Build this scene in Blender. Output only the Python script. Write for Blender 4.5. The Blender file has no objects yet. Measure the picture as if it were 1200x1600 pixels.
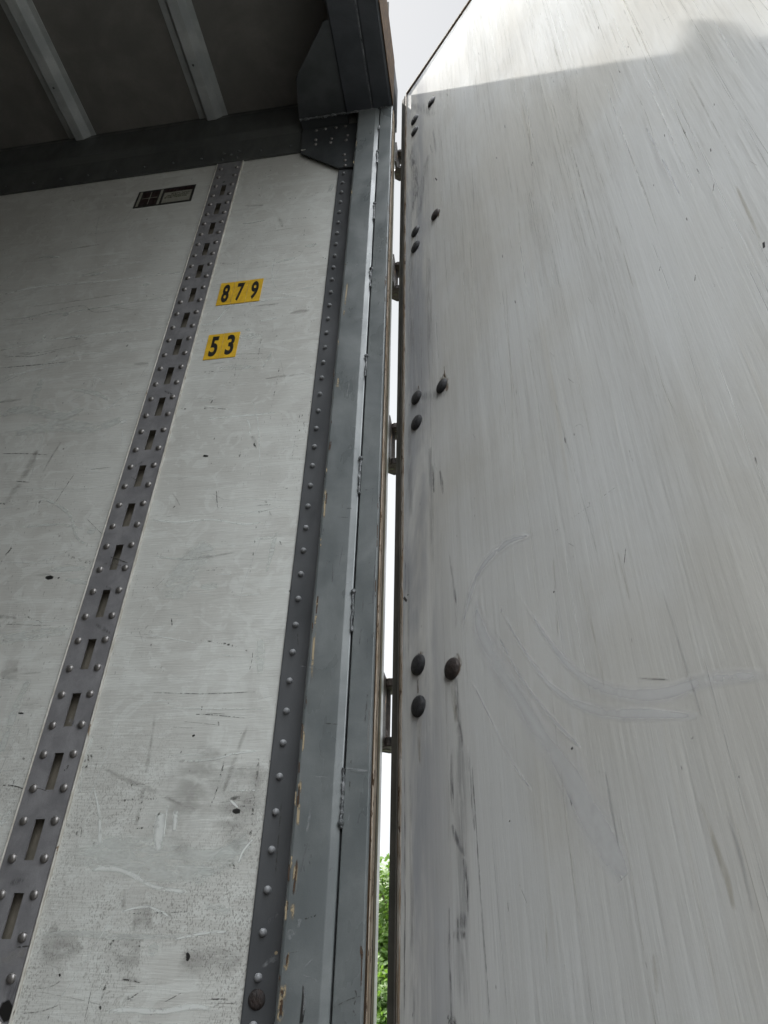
import bpy, bmesh, math, random
from mathutils import Vector, Matrix
random.seed(7)
S = bpy.context.scene
COL = S.collection

# ------------------------------------------------------------ camera
EYE = 1.90                                   # lens height above the ground
F_PX = 1077.016                              # focal length in pixels of the 1200 x 1600 photo
RW = [(0.98854, 0.14925, 0.02276), (-0.06800, 0.57466, -0.81557), (-0.13480, 0.80467, 0.57822)]
Rr, Rd, Rf = [Vector(v).normalized() for v in RW]      # right, down, forward
cam_d = bpy.data.cameras.new('camera')
cam = bpy.data.objects.new('camera', cam_d); COL.objects.link(cam); S.camera = cam
rot = Matrix((( Rr.x, -Rd.x, -Rf.x), (Rr.y, -Rd.y, -Rf.y), (Rr.z, -Rd.z, -Rf.z)))
cam.matrix_world = Matrix.Translation((0, 0, EYE)) @ rot.to_4x4()
cam_d.sensor_fit = 'VERTICAL'; cam_d.sensor_height = 24; cam_d.sensor_width = 18
cam_d.lens = F_PX / 1600 * 24
cam_d.clip_start = 0.02; cam_d.clip_end = 2000

# ------------------------------------------------------------ light
SUN_DIR = Vector((0.687, -0.427, -1.67)).normalized()       # the way the sunlight travels
sun_d = bpy.data.lights.new('sun', 'SUN'); sun_d.energy = 2.0; sun_d.angle = math.radians(0.4)
sun_d.color = (1.0, 0.965, 0.91)
sun = bpy.data.objects.new('sun', sun_d); COL.objects.link(sun)
sun.rotation_euler = SUN_DIR.to_track_quat('-Z', 'Y').to_euler(); sun.location = (-6, 0, 16)
W = bpy.data.worlds.new('World'); S.world = W; W.use_nodes = True
wn = W.node_tree; wn.nodes.clear()
sky = wn.nodes.new('ShaderNodeTexSky'); sky.sky_type = 'NISHITA'; sky.sun_disc = False
sky.sun_elevation = math.asin(-SUN_DIR.z); sky.sun_rotation = math.atan2(-SUN_DIR.x, -SUN_DIR.y)
sky.dust_density = 4.0; sky.air_density = 1.0
tc = wn.nodes.new('ShaderNodeTexCoord')
cl = wn.nodes.new('ShaderNodeTexNoise'); cl.inputs['Scale'].default_value = 2.2; cl.inputs['Detail'].default_value = 7
cr = wn.nodes.new('ShaderNodeValToRGB'); cr.color_ramp.elements[0].position = 0.30; cr.color_ramp.elements[1].position = 0.72
cr.color_ramp.elements[0].color = (0.80,)*3 + (1,); cr.color_ramp.elements[1].color = (1, 1, 1, 1)
mx = wn.nodes.new('ShaderNodeMix'); mx.data_type = 'RGBA'; mx.inputs['B'].default_value = (9.9, 10.15, 10.4, 1)
bg = wn.nodes.new('ShaderNodeBackground'); bg.inputs['Strength'].default_value = 0.15
wo = wn.nodes.new('ShaderNodeOutputWorld')
wn.links.new(tc.outputs['Generated'], cl.inputs['Vector']); wn.links.new(cl.outputs['Fac'], cr.inputs['Fac'])
wn.links.new(cr.outputs['Color'], mx.inputs['Factor']); wn.links.new(sky.outputs['Color'], mx.inputs['A'])
geo_ = wn.nodes.new('ShaderNodeSeparateXYZ'); ov = wn.nodes.new('ShaderNodeMapRange')     # overcast: brighter overhead than at the horizon
wn.links.new(tc.outputs['Generated'], geo_.inputs[0]); wn.links.new(geo_.outputs[2], ov.inputs['Value'])
ov.inputs['From Min'].default_value = 0.0; ov.inputs['From Max'].default_value = 0.9; ov.inputs['To Min'].default_value = 0.07; ov.inputs['To Max'].default_value = 1.0
yv = wn.nodes.new('ShaderNodeMapRange'); yv.interpolation_type = 'SMOOTHSTEP'; wn.links.new(geo_.outputs[1], yv.inputs['Value'])     # sky weight cut towards the trees so the gap does not burn out
yv.inputs['From Min'].default_value = -0.12; yv.inputs['From Max'].default_value = 0.30; yv.inputs['To Min'].default_value = 1.0; yv.inputs['To Max'].default_value = 0.105
m1 = wn.nodes.new('ShaderNodeMath'); m1.operation = 'MULTIPLY'; m2 = wn.nodes.new('ShaderNodeMath'); m2.operation = 'MAXIMUM'
wn.links.new(ov.outputs[0], m1.inputs[0]); wn.links.new(yv.outputs[0], m1.inputs[1]); wn.links.new(m1.outputs[0], m2.inputs[0]); 
fl = wn.nodes.new('ShaderNodeMapRange'); wn.links.new(geo_.outputs[2], fl.inputs['Value']); fl.inputs['From Max'].default_value = 0.9; fl.inputs['To Min'].default_value = 0.165; fl.inputs['To Max'].default_value = 0.105
xv = wn.nodes.new('ShaderNodeMapRange'); wn.links.new(geo_.outputs[0], xv.inputs['Value']); xv.inputs['From Min'].default_value = 0.1; xv.inputs['From Max'].default_value = 0.9; xv.inputs['To Min'].default_value = 1.0; xv.inputs['To Max'].default_value = 0.35  # sky dimmed rearward too, which darkens the upper wall
m3 = wn.nodes.new('ShaderNodeMath'); m3.operation = 'MULTIPLY'; wn.links.new(m1.outputs[0], m3.inputs[0]); wn.links.new(xv.outputs[0], m3.inputs[1])
wn.links.new(m3.outputs[0], m2.inputs[0]); 
fy = wn.nodes.new('ShaderNodeMapRange'); wn.links.new(geo_.outputs[1], fy.inputs['Value']); fy.inputs['From Min'].default_value = 0.0; fy.inputs['From Max'].default_value = 0.3
m4 = wn.nodes.new('ShaderNodeMath'); m4.operation = 'MULTIPLY'; wn.links.new(fl.outputs[0], m4.inputs[0]); wn.links.new(fy.outputs[0], m4.inputs[1]); wn.links.new(m4.outputs[0], m2.inputs[1])
om = wn.nodes.new('ShaderNodeVectorMath'); om.operation = 'SCALE'
wn.links.new(mx.outputs['Result'], om.inputs[0]); wn.links.new(m2.outputs[0], om.inputs['Scale'])
wn.links.new(om.outputs[0], bg.inputs['Color']); wn.links.new(bg.outputs['Background'], wo.inputs['Surface'])
S.view_settings.view_transform = 'Standard'; S.view_settings.look = 'None'
S.view_settings.gamma = 1; S.view_settings.exposure = 2.4
S.render.engine = 'CYCLES'
S.cycles.max_bounces = 12; S.cycles.diffuse_bounces = 8; S.cycles.transparent_max_bounces = 24

# ------------------------------------------------------------ measured planes
D = 1.0476                                   # inner face of the trailer's side wall
PF = 1.0                                     # inner face of the rear corner post
DOOR0 = Vector((-0.1583, 1.0976, 0)); DOORD = Vector((0.6872, -0.7265, 0)).normalized()
DOORN = Vector((-DOORD.y, DOORD.x, 0))
def ray(u, v): return Rr*((u-600)/F_PX) + Rd*((v-800)/F_PX) + Rf
def wall_pt(u, v, Y=D): d = ray(u, v); p = d*(Y/d.y); return (p.x, p.z)
def side_pt(u, v, X=-0.17): d = ray(u, v); p = d*(X/d.x); return (p.y, p.z)
def ceil_pt(u, v, Z): d = ray(u, v); p = d*(Z/d.z); return (p.x, p.y)
def door_pt(u, v):
    d = ray(u, v); P = d*(DOORN.dot(DOOR0)/DOORN.dot(d)); return ((P-DOOR0).dot(DOORD), P.z)

# ------------------------------------------------------------ material nodes
class Mat:
    def __init__(s, name, rough=0.6, metal=0.0):
        s.m = bpy.data.materials.new(name); s.m.use_nodes = True; s.t = s.m.node_tree; s.t.nodes.clear()
        s.o = s.n('ShaderNodeOutputMaterial'); s.p = s.n('ShaderNodeBsdfPrincipled')
        s.t.links.new(s.p.outputs[0], s.o.inputs['Surface'])
        s.p.inputs['Roughness'].default_value = rough; s.p.inputs['Metallic'].default_value = metal
        s.co = s.n('ShaderNodeTexCoord')
    def n(s, k): return s.t.nodes.new(k)
    def l(s, a, b):
        if hasattr(a, 'is_output') or isinstance(a, bpy.types.NodeSocket): s.t.links.new(a, b)
        elif isinstance(a, (tuple, list)) and len(a) == 3 and b.type == 'RGBA': b.default_value = (*a, 1)
        else: b.default_value = a
    def noise(s, sc=(1, 1, 1), scale=1.0, detail=4, rough=0.55, dist=0.0, off=(0, 0, 0), rot=(0, 0, 0), src='Object'):
        m = s.n('ShaderNodeMapping'); m.inputs['Scale'].default_value = sc; m.inputs['Location'].default_value = off
        m.inputs['Rotation'].default_value = rot
        s.l(s.co.outputs[src], m.inputs['Vector'])
        t = s.n('ShaderNodeTexNoise'); t.inputs['Scale'].default_value = scale; t.inputs['Detail'].default_value = detail
        t.inputs['Roughness'].default_value = rough; t.inputs['Distortion'].default_value = dist
        s.l(m.outputs[0], t.inputs['Vector']); return t.outputs['Fac']
    def ramp(s, f, a, b, lo=0.0, hi=1.0):
        r = s.n('ShaderNodeMapRange'); r.interpolation_type = 'SMOOTHSTEP'
        s.l(f, r.inputs['Value']); r.inputs['From Min'].default_value = a; r.inputs['From Max'].default_value = b
        r.inputs['To Min'].default_value = lo; r.inputs['To Max'].default_value = hi; return r.outputs[0]
    def mix(s, f, a, b, mode='MIX'):
        x = s.n('ShaderNodeMix'); x.data_type = 'RGBA'; x.blend_type = mode
        s.l(f, x.inputs['Factor']); s.l(a, x.inputs['A']); s.l(b, x.inputs['B']); return x.outputs['Result']
    def math(s, op, a, b=0.0, clamp=False):
        x = s.n('ShaderNodeMath'); x.operation = op; x.use_clamp = clamp; s.l(a, x.inputs[0]); s.l(b, x.inputs[1]); return x.outputs[0]
    def axis(s, k, src='Object'):
        x = s.n('ShaderNodeSeparateXYZ'); s.l(s.co.outputs[src], x.inputs[0]); return x.outputs[k]
    def bump(s, h, dist=0.001, strength=1.0):
        x = s.n('ShaderNodeBump'); x.inputs['Distance'].default_value = dist; x.inputs['Strength'].default_value = strength
        s.l(h, x.inputs['Height']); s.l(x.outputs[0], s.p.inputs['Normal'])
    def color(s, c): s.l(c, s.p.inputs['Base Color']); return s
    def rough(s, c): s.l(c, s.p.inputs['Roughness']); return s
    def alpha(s, a):
        tr = s.n('ShaderNodeBsdfTransparent'); x = s.n('ShaderNodeMixShader')
        s.l(a, x.inputs[0]); s.t.links.new(tr.outputs[0], x.inputs[1]); s.t.links.new(s.p.outputs[0], x.inputs[2])
        s.t.links.new(x.outputs[0], s.o.inputs['Surface']); return s
M = {}

# white lining of the side wall: scuffed composite sheet
def wall_mat():
    a = Mat('scuffed_white_lining', 0.5); a.p.inputs['Specular IOR Level'].default_value = 0.35
    c = a.mix(a.ramp(a.noise((1.6, 1, 1), 3.0, 6, 0.6, 0.6), 0.35, 0.68), (0.63, 0.645, 0.61), (0.55, 0.555, 0.52))
    c = a.mix(a.ramp(a.noise((3, 1, 22), 1.6, 6, 0.62, 0.8), 0.52, 0.64, 0, 0.50), c, (0.70, 0.725, 0.69))      # level wipes
    c = a.mix(a.ramp(a.noise((1.2, 1, 30), 3.2, 5, 0.6, 0.3, off=(3, 0, 9)), 0.56, 0.70, 0, 0.22), c, (0.40, 0.40, 0.38))
    blot = a.ramp(a.noise((1, 1, 1), 9, 5, 0.65, 1.6, off=(5, 0, 1)), 0.46, 0.70, 0, 0.30)
    c = a.mix(blot, c, (0.41, 0.405, 0.38))
    c = a.mix(a.ramp(a.noise((1, 1, 1), 14, 5, 0.6, 2.2, off=(1, 0, 4)), 0.54, 0.60, 0, 0.45), c, (0.71, 0.735, 0.70))
    low = a.ramp(a.axis(2), 2.35, 2.05, 0, 1)                                              # speckled grime low on the wall
    area = a.math('MULTIPLY', low, a.ramp(a.noise((1, 1, 1), 4.2, 3, 0.5, 0.5, off=(2, 0, 2)), 0.42, 0.58))
    grain = a.ramp(a.noise((1, 1, 0.55), 620, 2, 0.5, rot=(0, 0.25, 0)), 0.53, 0.63)
    c = a.mix(a.math('MULTIPLY', a.math('MULTIPLY', grain, area), 0.6), c, (0.17, 0.165, 0.145))
    grain2 = a.ramp(a.noise((1, 1, 0.35), 300, 3, 0.6, rot=(0, 0.2, 0), off=(3, 0, 0)), 0.64, 0.70, 0, 0.55)
    c = a.mix(a.math('MULTIPLY', grain2, a.ramp(a.noise((1, 1, 1), 3, 3, 0.5, off=(9, 0, 0)), 0.40, 0.6)), c, (0.15, 0.145, 0.13))
    fine = a.noise((1, 1, 1), 900, 2, 0.6)
    c = a.mix(a.ramp(fine, 0.3, 0.7, 0.0, 0.10), c, (0.26, 0.26, 0.25))
    spk = a.ramp(a.noise((1, 1, 0.6), 75, 2, 0.5, off=(7, 0, 3)), 0.75, 0.78, 0, 0.7)
    c = a.mix(spk, c, (0.06, 0.06, 0.055))
    a.color(c).rough(a.ramp(a.noise((1, 1, 6), 8, 4), 0.3, 0.7, 0.38, 0.62))
    a.bump(a.math('ADD', a.math('MULTIPLY', a.noise((1, 1, 1), 3.5, 3), 6.0), a.noise((2, 1, 25), 14, 4)), 0.0006)
    return a.m
M['wall'] = wall_mat()

def door_mat():
    a = Mat('streaked_white_door_sheet', 0.42); a.p.inputs['Specular IOR Level'].default_value = 0.06
    c = a.mix(a.ramp(a.noise((1, 1, 0.7), 2.6, 5, 0.55, 0.5), 0.38, 0.66), (0.69, 0.70, 0.685), (0.62, 0.612, 0.57))
    s1 = a.noise((44, 1, 1.9), 1.0, 7, 0.70, 0.14)                       # rain streaks running down the sheet
    s2 = a.noise((190, 1, 7.0), 1.0, 5, 0.68, 0.2, off=(4, 0, 0))
    s3 = a.noise((11, 1, 0.55), 1.0, 4, 0.6, 0.2, off=(8, 0, 2))
    c = a.mix(a.ramp(s3, 0.45, 0.70, 0, 0.24), c, (0.50, 0.49, 0.455))
    fade = a.ramp(a.axis(2), 0.1, 1.7, 0.45, 1.0)                    # fewer runs survive low on the sheet
    c = a.mix(a.math('MULTIPLY', fade, a.ramp(s1, 0.50, 0.70, 0, 0.27)), c, (0.46, 0.45, 0.42))
    c = a.mix(a.math('MULTIPLY', fade, a.math('MULTIPLY', a.ramp(s2, 0.46, 0.66, 0, 0.36), a.ramp(s3, 0.35, 0.6))), c, (0.36, 0.36, 0.335))
    c = a.mix(a.ramp(a.noise((34, 1, 0.5), 1.0, 4, 0.6, 0.1, off=(1, 0, 6)), 0.60, 0.74, 0, 0.26), c, (0.54, 0.475, 0.35))   # yellow runs
    c = a.mix(a.ramp(a.noise((34, 1, 0.7), 1.0, 4, 0.6, 0.1, off=(12, 0, 6)), 0.54, 0.76, 0, 0.30), c, (0.78, 0.79, 0.79))
    c = a.mix(a.ramp(a.noise((1, 1, 0.22), 110, 2, 0.5), 0.735, 0.77, 0, 0.8), c, (0.07, 0.065, 0.06))
    c = a.mix(a.ramp(a.noise((1, 1, 1), 800, 2, 0.6), 0.35, 0.7, 0.0, 0.10), c, (0.42, 0.42, 0.41))
    left = a.math('MULTIPLY', a.ramp(a.axis(0), 0.17, 0.06), a.ramp(a.noise((14, 1, 2.2), 1.0, 5, 0.65, 0.5), 0.34, 0.60, 0, 0.80))
    c = a.mix(left, c, (0.32, 0.335, 0.365))                                # scuffed dark by the hinges
    a.color(c).rough(a.ramp(s3, 0.3, 0.7, 0.80, 0.92))
    h = a.math('ADD', a.math('MULTIPLY', s1, 0.7), a.math('MULTIPLY', s2, 0.22))
    h = a.math('ADD', h, a.math('MULTIPLY', s3, 1.6))
    h = a.math('ADD', h, a.math('MULTIPLY', a.noise((1, 1, 0.6), 2.2, 2, off=(2, 0, 7)), 7.0))
    a.bump(h, 0.0015)
    return a.m
M['door'] = door_mat()

def paint(name, c1, c2, rough=0.4, metal=0.0, scale=9, chips=None, chip_lo=0.68, bump=0.0004, streak=(1, 1, 0.12), spec=0.5):
    a = Mat(name, rough, metal); a.p.inputs['Specular IOR Level'].default_value = spec
    c = a.mix(a.ramp(a.noise((1, 1, 1), scale, 5, 0.6, 0.4), 0.35, 0.68), c1, c2)
    c = a.mix(a.ramp(a.noise(streak, scale*26, 4, 0.6), 0.40, 0.75, 0, 0.22), c, tuple(x*0.72 for x in c2))
    c = a.mix(a.ramp(a.noise((1, 1, 1), 700, 2, 0.6), 0.35, 0.7, 0, 0.16), c, tuple(x*0.5 for x in c1))
    if chips: c = a.mix(a.ramp(a.noise((1, 1, 0.35), 60, 4, 0.6, 0.5, off=(3, 1, 2)), chip_lo, chip_lo+0.04), c, chips)
    a.color(c).rough(a.ramp(a.noise((1, 1, 0.4), scale*2, 4), 0.3, 0.7, max(rough-0.1, 0.05), min(rough+0.15, 1)))
    a.bump(a.noise((1, 1, 0.5), scale*6, 4), bump)
    return a.m
M['galv'] = paint('galvanised_strip', (0.23, 0.23, 0.24), (0.31, 0.31, 0.32), 0.45, 0.25, 26)
M['rail'] = paint('dark_grey_rail', (0.075, 0.082, 0.08), (0.10, 0.107, 0.102), 0.5, 0.1, 8, streak=(0.1, 1, 1))
M['flange'] = paint('dark_grey_flange', (0.078, 0.083, 0.088), (0.10, 0.105, 0.11), 0.42, 0.1, 9)
M['post'] = paint('blue_grey_post_paint', (0.135, 0.152, 0.155), (0.20, 0.218, 0.218), 0.34, 0.12, 9)
M['post_sheen'] = paint('post_bend_sheen', (0.25, 0.27, 0.275), (0.32, 0.34, 0.345), 0.28, 0.2, 20)  # paler post colour standing in for reflected sky
M['header'] = paint('charcoal_header_paint', (0.05, 0.056, 0.063), (0.072, 0.078, 0.086), 0.6, 0, 8, spec=0.25)
M['gusset'] = paint('dark_gusset_plate', (0.050, 0.056, 0.059), (0.070, 0.077, 0.080), 0.5, 0.1, 10)
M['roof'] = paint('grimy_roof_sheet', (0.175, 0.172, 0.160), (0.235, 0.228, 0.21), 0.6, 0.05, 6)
M['bow'] = paint('galvanised_roof_bow', (0.42, 0.45, 0.45), (0.56, 0.59, 0.58), 0.45, 0.2, 12)
M['rivet'] = paint('bright_rivet_steel', (0.40, 0.39, 0.38), (0.27, 0.26, 0.25), 0.26, 0.75, 50)
M['rivet_pale'] = paint('pale_grey_rivet', (0.36, 0.37, 0.38), (0.26, 0.27, 0.28), 0.42, 0.1, 50)
M['rivet_dark'] = paint('dark_painted_rivet', (0.09, 0.10, 0.10), (0.12, 0.13, 0.13), 0.35, 0.3, 50)
M['seal'] = paint('cream_seam_bead', (0.62, 0.61, 0.56), (0.46, 0.44, 0.38), 0.55, 0, 30, (0.16, 0.11, 0.06), 0.66)
M['channel'] = paint('dark_channel_steel', (0.19, 0.175, 0.14), (0.25, 0.225, 0.18), 0.7, 0, 30)
M['rubber'] = paint('weathered_black_seal', (0.050, 0.048, 0.042), (0.075, 0.070, 0.060), 0.8, 0, 12, spec=0.08)
M['dark'] = paint('blackened_groove', (0.012, 0.012, 0.012), (0.02, 0.02, 0.02), 0.8, 0, 12, spec=0.08)
M['bolt'] = paint('black_oxide_bolt', (0.022, 0.023, 0.026), (0.05, 0.05, 0.053), 0.42, 0.5, 120, (0.13, 0.085, 0.05), 0.66, 0.002)
M['bolt_rust'] = paint('rusted_bolt', (0.035, 0.032, 0.032), (0.055, 0.04, 0.034), 0.5, 0.3, 60, (0.20, 0.10, 0.055), 0.60, 0.002)
M['hinge'] = paint('greasy_rusted_hinge', (0.02, 0.018, 0.016), (0.06, 0.045, 0.035), 0.5, 0.3, 40, (0.30, 0.20, 0.13), 0.63, 0.003)
M['alu'] = paint('pale_aluminium_edge', (0.52, 0.53, 0.49), (0.62, 0.64, 0.60), 0.4, 0.1, 12)
M['outer'] = paint('white_outer_skin', (0.68, 0.69, 0.69), (0.60, 0.61, 0.60), 0.35, 0, 5)
M['weld'] = paint('grey_weld_bead', (0.08, 0.09, 0.092), (0.26, 0.27, 0.28), 0.38, 0.3, 60, (0.02, 0.02, 0.02), 0.60, 0.003)
def rust_mat(name, base, r1, r2, lo):
    a = Mat(name, 0.75); a.p.inputs['Specular IOR Level'].default_value = 0.1
    c = a.mix(a.ramp(a.noise((1, 1, 0.12), 130, 5, 0.7, 0.3), 0.38, 0.62), base, r1)
    c = a.mix(a.ramp(a.noise((1, 1, 0.3), 90, 5, 0.75, 0.4, off=(4, 0, 1)), lo, lo+0.05), c, r2)
    a.color(c); a.bump(a.noise((1, 1, 0.5), 400, 4, 0.7), 0.001); return a.m
M['edge_tan'] = rust_mat('chipped_tan_edge', (0.46, 0.40, 0.33), (0.26, 0.20, 0.14), (0.06, 0.035, 0.02), 0.56)
M['edge_brown'] = rust_mat('dark_rust_seam', (0.045, 0.028, 0.016), (0.10, 0.06, 0.03), (0.20, 0.14, 0.07), 0.62)
M['edge_olive'] = rust_mat('olive_stained_edge', (0.24, 0.215, 0.15), (0.16, 0.145, 0.10), (0.07, 0.05, 0.03), 0.60)
M['door_edge'] = rust_mat('rust_stained_door_edge', (0.30, 0.28, 0.25), (0.17, 0.13, 0.09), (0.05, 0.03, 0.02), 0.58)
M['yellow'] = paint('yellow_sticker', (0.88, 0.56, 0.035), (0.72, 0.44, 0.035), 0.4, 0, 60, bump=0.0001)
M['ink'] = paint('black_ink', (0.014, 0.013, 0.012), (0.02, 0.02, 0.02), 0.45, 0, 60, bump=0.0001)
M['label_white'] = paint('off_white_label', (0.34, 0.34, 0.29), (0.28, 0.28, 0.23), 0.5, 0, 60, bump=0.0001)
M['label_red'] = paint('dark_red_label', (0.030, 0.013, 0.013), (0.018, 0.009, 0.010), 0.5, 0, 60, bump=0.0001)
M['dull_lining'] = paint('darkened_unseen_lining', (0.20, 0.16, 0.11), (0.14, 0.11, 0.08), 0.6, 0, 3)  # unseen walls coloured dark to cut the light they bounce back
M['floor'] = paint('worn_hardwood_floor', (0.07, 0.052, 0.036), (0.05, 0.038, 0.026), 0.6, 0, 3, streak=(0.05, 1, 1))

# marks lying on a surface: (colour, opacity, edge softness, broken-ness)
def mark_mat(name, col, op, soft, lo, hi, sc=(1, 1, 1), scale=150, rough=0.55):
    a = Mat(name, rough); a.color(col)
    v = a.axis(1, 'UV'); u = a.axis(0, 'UV')
    ev = a.math('SUBTRACT', 1.0, a.math('ABSOLUTE', a.math('SUBTRACT', a.math('MULTIPLY', v, 2.0), 1.0)))
    eu = a.math('SUBTRACT', 1.0, a.math('ABSOLUTE', a.math('SUBTRACT', a.math('MULTIPLY', u, 2.0), 1.0)))
    wob = a.math('MULTIPLY', a.math('SUBTRACT', a.noise(sc, scale*0.4, 4, 0.6), 0.5), soft*1.2)
    fv = a.ramp(a.math('ADD', ev, wob), 0.0, soft); fu = a.ramp(a.math('ADD', eu, wob), 0.0, 0.28)
    n = a.ramp(a.noise(sc, scale, 5, 0.65, 0.4), lo, hi)
    a.alpha(a.math('MULTIPLY', a.math('MULTIPLY', a.math('MULTIPLY', fv, fu), n), op))
    return a.m
M['k_dark'] = mark_mat('dark_scratch', (0.05, 0.05, 0.045), 0.8, 0.6, 0.40, 0.54, (1, 1, 1), 170)
M['k_hair'] = mark_mat('hairline_scratch', (0.09, 0.09, 0.08), 0.5, 0.7, 0.36, 0.60, (1, 1, 1), 120)
M['k_dots'] = mark_mat('dotted_scuff', (0.05, 0.048, 0.04), 0.75, 0.8, 0.53, 0.60, (1, 1, 0.6), 260)
M['k_light'] = mark_mat('pale_scrape', (0.80, 0.83, 0.80), 0.80, 0.8, 0.28, 0.50, (1, 1, 1), 60)
M['k_wipe'] = mark_mat('pale_wiped_patch', (0.70, 0.73, 0.70), 0.68, 0.6, 0.25, 0.68, (1, 1, 3), 22)
M['k_grey'] = mark_mat('grey_film', (0.36, 0.35, 0.33), 0.42, 1.0, 0.25, 0.66, (1, 1, 2), 28)
M['k_smear'] = mark_mat('grey_rub_mark', (0.16, 0.16, 0.17), 0.62, 0.9, 0.38, 0.66, (1, 1, 0.10), 260)
M['k_chip'] = mark_mat('black_chip', (0.012, 0.012, 0.011), 0.97, 0.35, 0.2, 0.35, (1, 1, 1), 120)
M['k_door_wipe'] = mark_mat('pale_swept_arc', (0.80, 0.81, 0.83), 0.42, 1.0, 0.10, 0.62, (1, 1, 0.6), 10)
M['k_door_run'] = mark_mat('brown_run', (0.42, 0.38, 0.29), 0.36, 0.9, 0.30, 0.60, (1, 1, 0.15), 60)
M['k_door_grey'] = mark_mat('grey_run', (0.38, 0.385, 0.39), 0.34, 0.9, 0.34, 0.60, (1, 1, 0.08), 130)
M['k_streak'] = mark_mat('olive_grey_streak', (0.34, 0.33, 0.28), 0.34, 0.9, 0.30, 0.62, (1, 1, 0.2), 120)
M['k_pale_run'] = mark_mat('pale_rinsed_run', (0.84, 0.85, 0.85), 0.40, 0.9, 0.30, 0.62, (1, 1, 0.2), 90)
M['k_rust'] = mark_mat('rust_bloom', (0.17, 0.105, 0.05), 0.75, 0.8, 0.36, 0.6, (1, 1, 0.6), 140)
M['k_faint'] = mark_mat('faint_pale_scratch', (0.42, 0.44, 0.45), 0.35, 0.8, 0.36, 0.6, (1, 1, 1), 120)
M['k_tan'] = mark_mat('bare_primer_chip', (0.38, 0.31, 0.20), 0.95, 0.6, 0.44, 0.52, (1, 1, 0.35), 110)
M['k_brown'] = mark_mat('rust_spot', (0.06, 0.032, 0.015), 0.95, 0.5, 0.40, 0.50, (1, 1, 0.5), 130)

# ------------------------------------------------------------ mesh helpers
def z0(o): return o
class MB:
    def __init__(s): s.v = []; s.f = []; s.mi = []; s.uv = []; s.slots = []
    def slot(s, name):
        if name not in s.slots: s.slots.append(name)
        return s.slots.index(name)
    def face(s, pts, mat, uvs=None):
        b = len(s.v); s.v += [tuple(p) for p in pts]; s.f.append(tuple(range(b, b+len(pts))))
        s.mi.append(s.slot(mat)); s.uv.append(uvs or [(0, 0)]*len(pts))
    def poly(s, pts, faces, mat):
        b = len(s.v); s.v += [tuple(p) for p in pts]
        for f in faces: s.f.append(tuple(b+i for i in f)); s.mi.append(s.slot(mat)); s.uv.append([(0, 0)]*len(f))
    def box(s, x0, x1, y0, y1, zz0, zz1, mat):
        p = [(x, y, z) for x in (x0, x1) for y in (y0, y1) for z in (zz0, zz1)]
        s.poly(p, [(0, 1, 3, 2), (4, 6, 7, 5), (0, 4, 5, 1), (2, 3, 7, 6), (0, 2, 6, 4), (1, 5, 7, 3)], mat)
    def prism(s, outline, a, b, mat, put):
        n = len(outline); p = [put(x, y, a) for x, y in outline] + [put(x, y, b) for x, y in outline]
        s.poly(p, [tuple(range(n)), tuple(range(2*n-1, n-1, -1))] + [(i, i+n, (i+1) % n+n, (i+1) % n) for i in range(n)], mat)
    def dome(s, c, r, h, axis, mat, seg=20, rings=5, base=0.0):
        # low dome whose axis points along 'axis'
        ax = Vector(axis).normalized(); t = ax.orthogonal().normalized(); b = ax.cross(t); c = Vector(c); pts = []; fs = []
        prof = [(r, -base), (r, 0.12*h)] + [(r*math.cos(k/rings*math.pi/2)**0.8, 0.12*h+0.88*h*math.sin(k/rings*math.pi/2)) for k in range(1, rings)]
        for rr, hh in prof:
            for i in range(seg):
                an = 2*math.pi*i/seg; pts.append(c + t*rr*math.cos(an) + b*rr*math.sin(an) + ax*hh)
        pts.append(c + ax*h); L = len(pts)-1
        for k in range(len(prof)-1):
            for i in range(seg): j = (i+1) % seg; fs.append((k*seg+i, k*seg+j, (k+1)*seg+j, (k+1)*seg+i))
        k = len(prof)-1
        for i in range(seg): fs.append((k*seg+i, k*seg+(i+1) % seg, L))
        s.poly(pts, fs, mat)
    def tube(s, pts, r, mat, seg=10, jit=0.0):
        pts = [Vector(p) for p in pts]; rings = []
        for i, p in enumerate(pts):
            d = (pts[min(i+1, len(pts)-1)] - pts[max(i-1, 0)]).normalized(); t = d.orthogonal().normalized(); b = d.cross(t)
            rr = r*(1+random.uniform(-jit, jit)) if not callable(r) else r(i/(len(pts)-1))*(1+random.uniform(-jit, jit))
            rings.append([p + (t*math.cos(a)+b*math.sin(a))*rr for a in [2*math.pi*k/seg for k in range(seg)]])
        n = len(rings); fs = [(k*seg+i, k*seg+(i+1) % seg, (k+1)*seg+(i+1) % seg, (k+1)*seg+i) for k in range(n-1) for i in range(seg)]
        fs += [tuple(range(seg)), tuple(range(n*seg-1, (n-1)*seg-1, -1))]
        s.poly([q for rg in rings for q in rg], fs, mat)
    def build(s, name, parent=None, loc=(0, 0, 0), smooth=False, bevel=0.0, label=None, lift=0.0):
        me = bpy.data.meshes.new(name); lift = EYE if lift is None else lift
        me.from_pydata([(x, y, z+lift) for x, y, z in s.v], [], s.f)
        for n in s.slots: me.materials.append(M[n])
        me.polygons.foreach_set('material_index', s.mi)
        uvl = me.uv_layers.new(name='UVMap'); k = 0
        for us in s.uv:
            for q in us: uvl.data[k].uv = q; k += 1
        if smooth:
            for p in me.polygons: p.use_smooth = True
        me.update()
        o = bpy.data.objects.new(name, me); COL.objects.link(o); o.location = loc
        if parent: adopt(o, parent)
        if bevel:
            m = o.modifiers.new('bevel', 'BEVEL'); m.width = bevel; m.segments = 2; m.limit_method = 'ANGLE'
            m.harden_normals = False
        if label: o['label'] = label
        return o
BASES = {}
def adopt(o, parent):
    o.parent = parent
    w = BASES.get(parent.name)
    if w is not None: o.matrix_parent_inverse = w.inverted()
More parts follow.
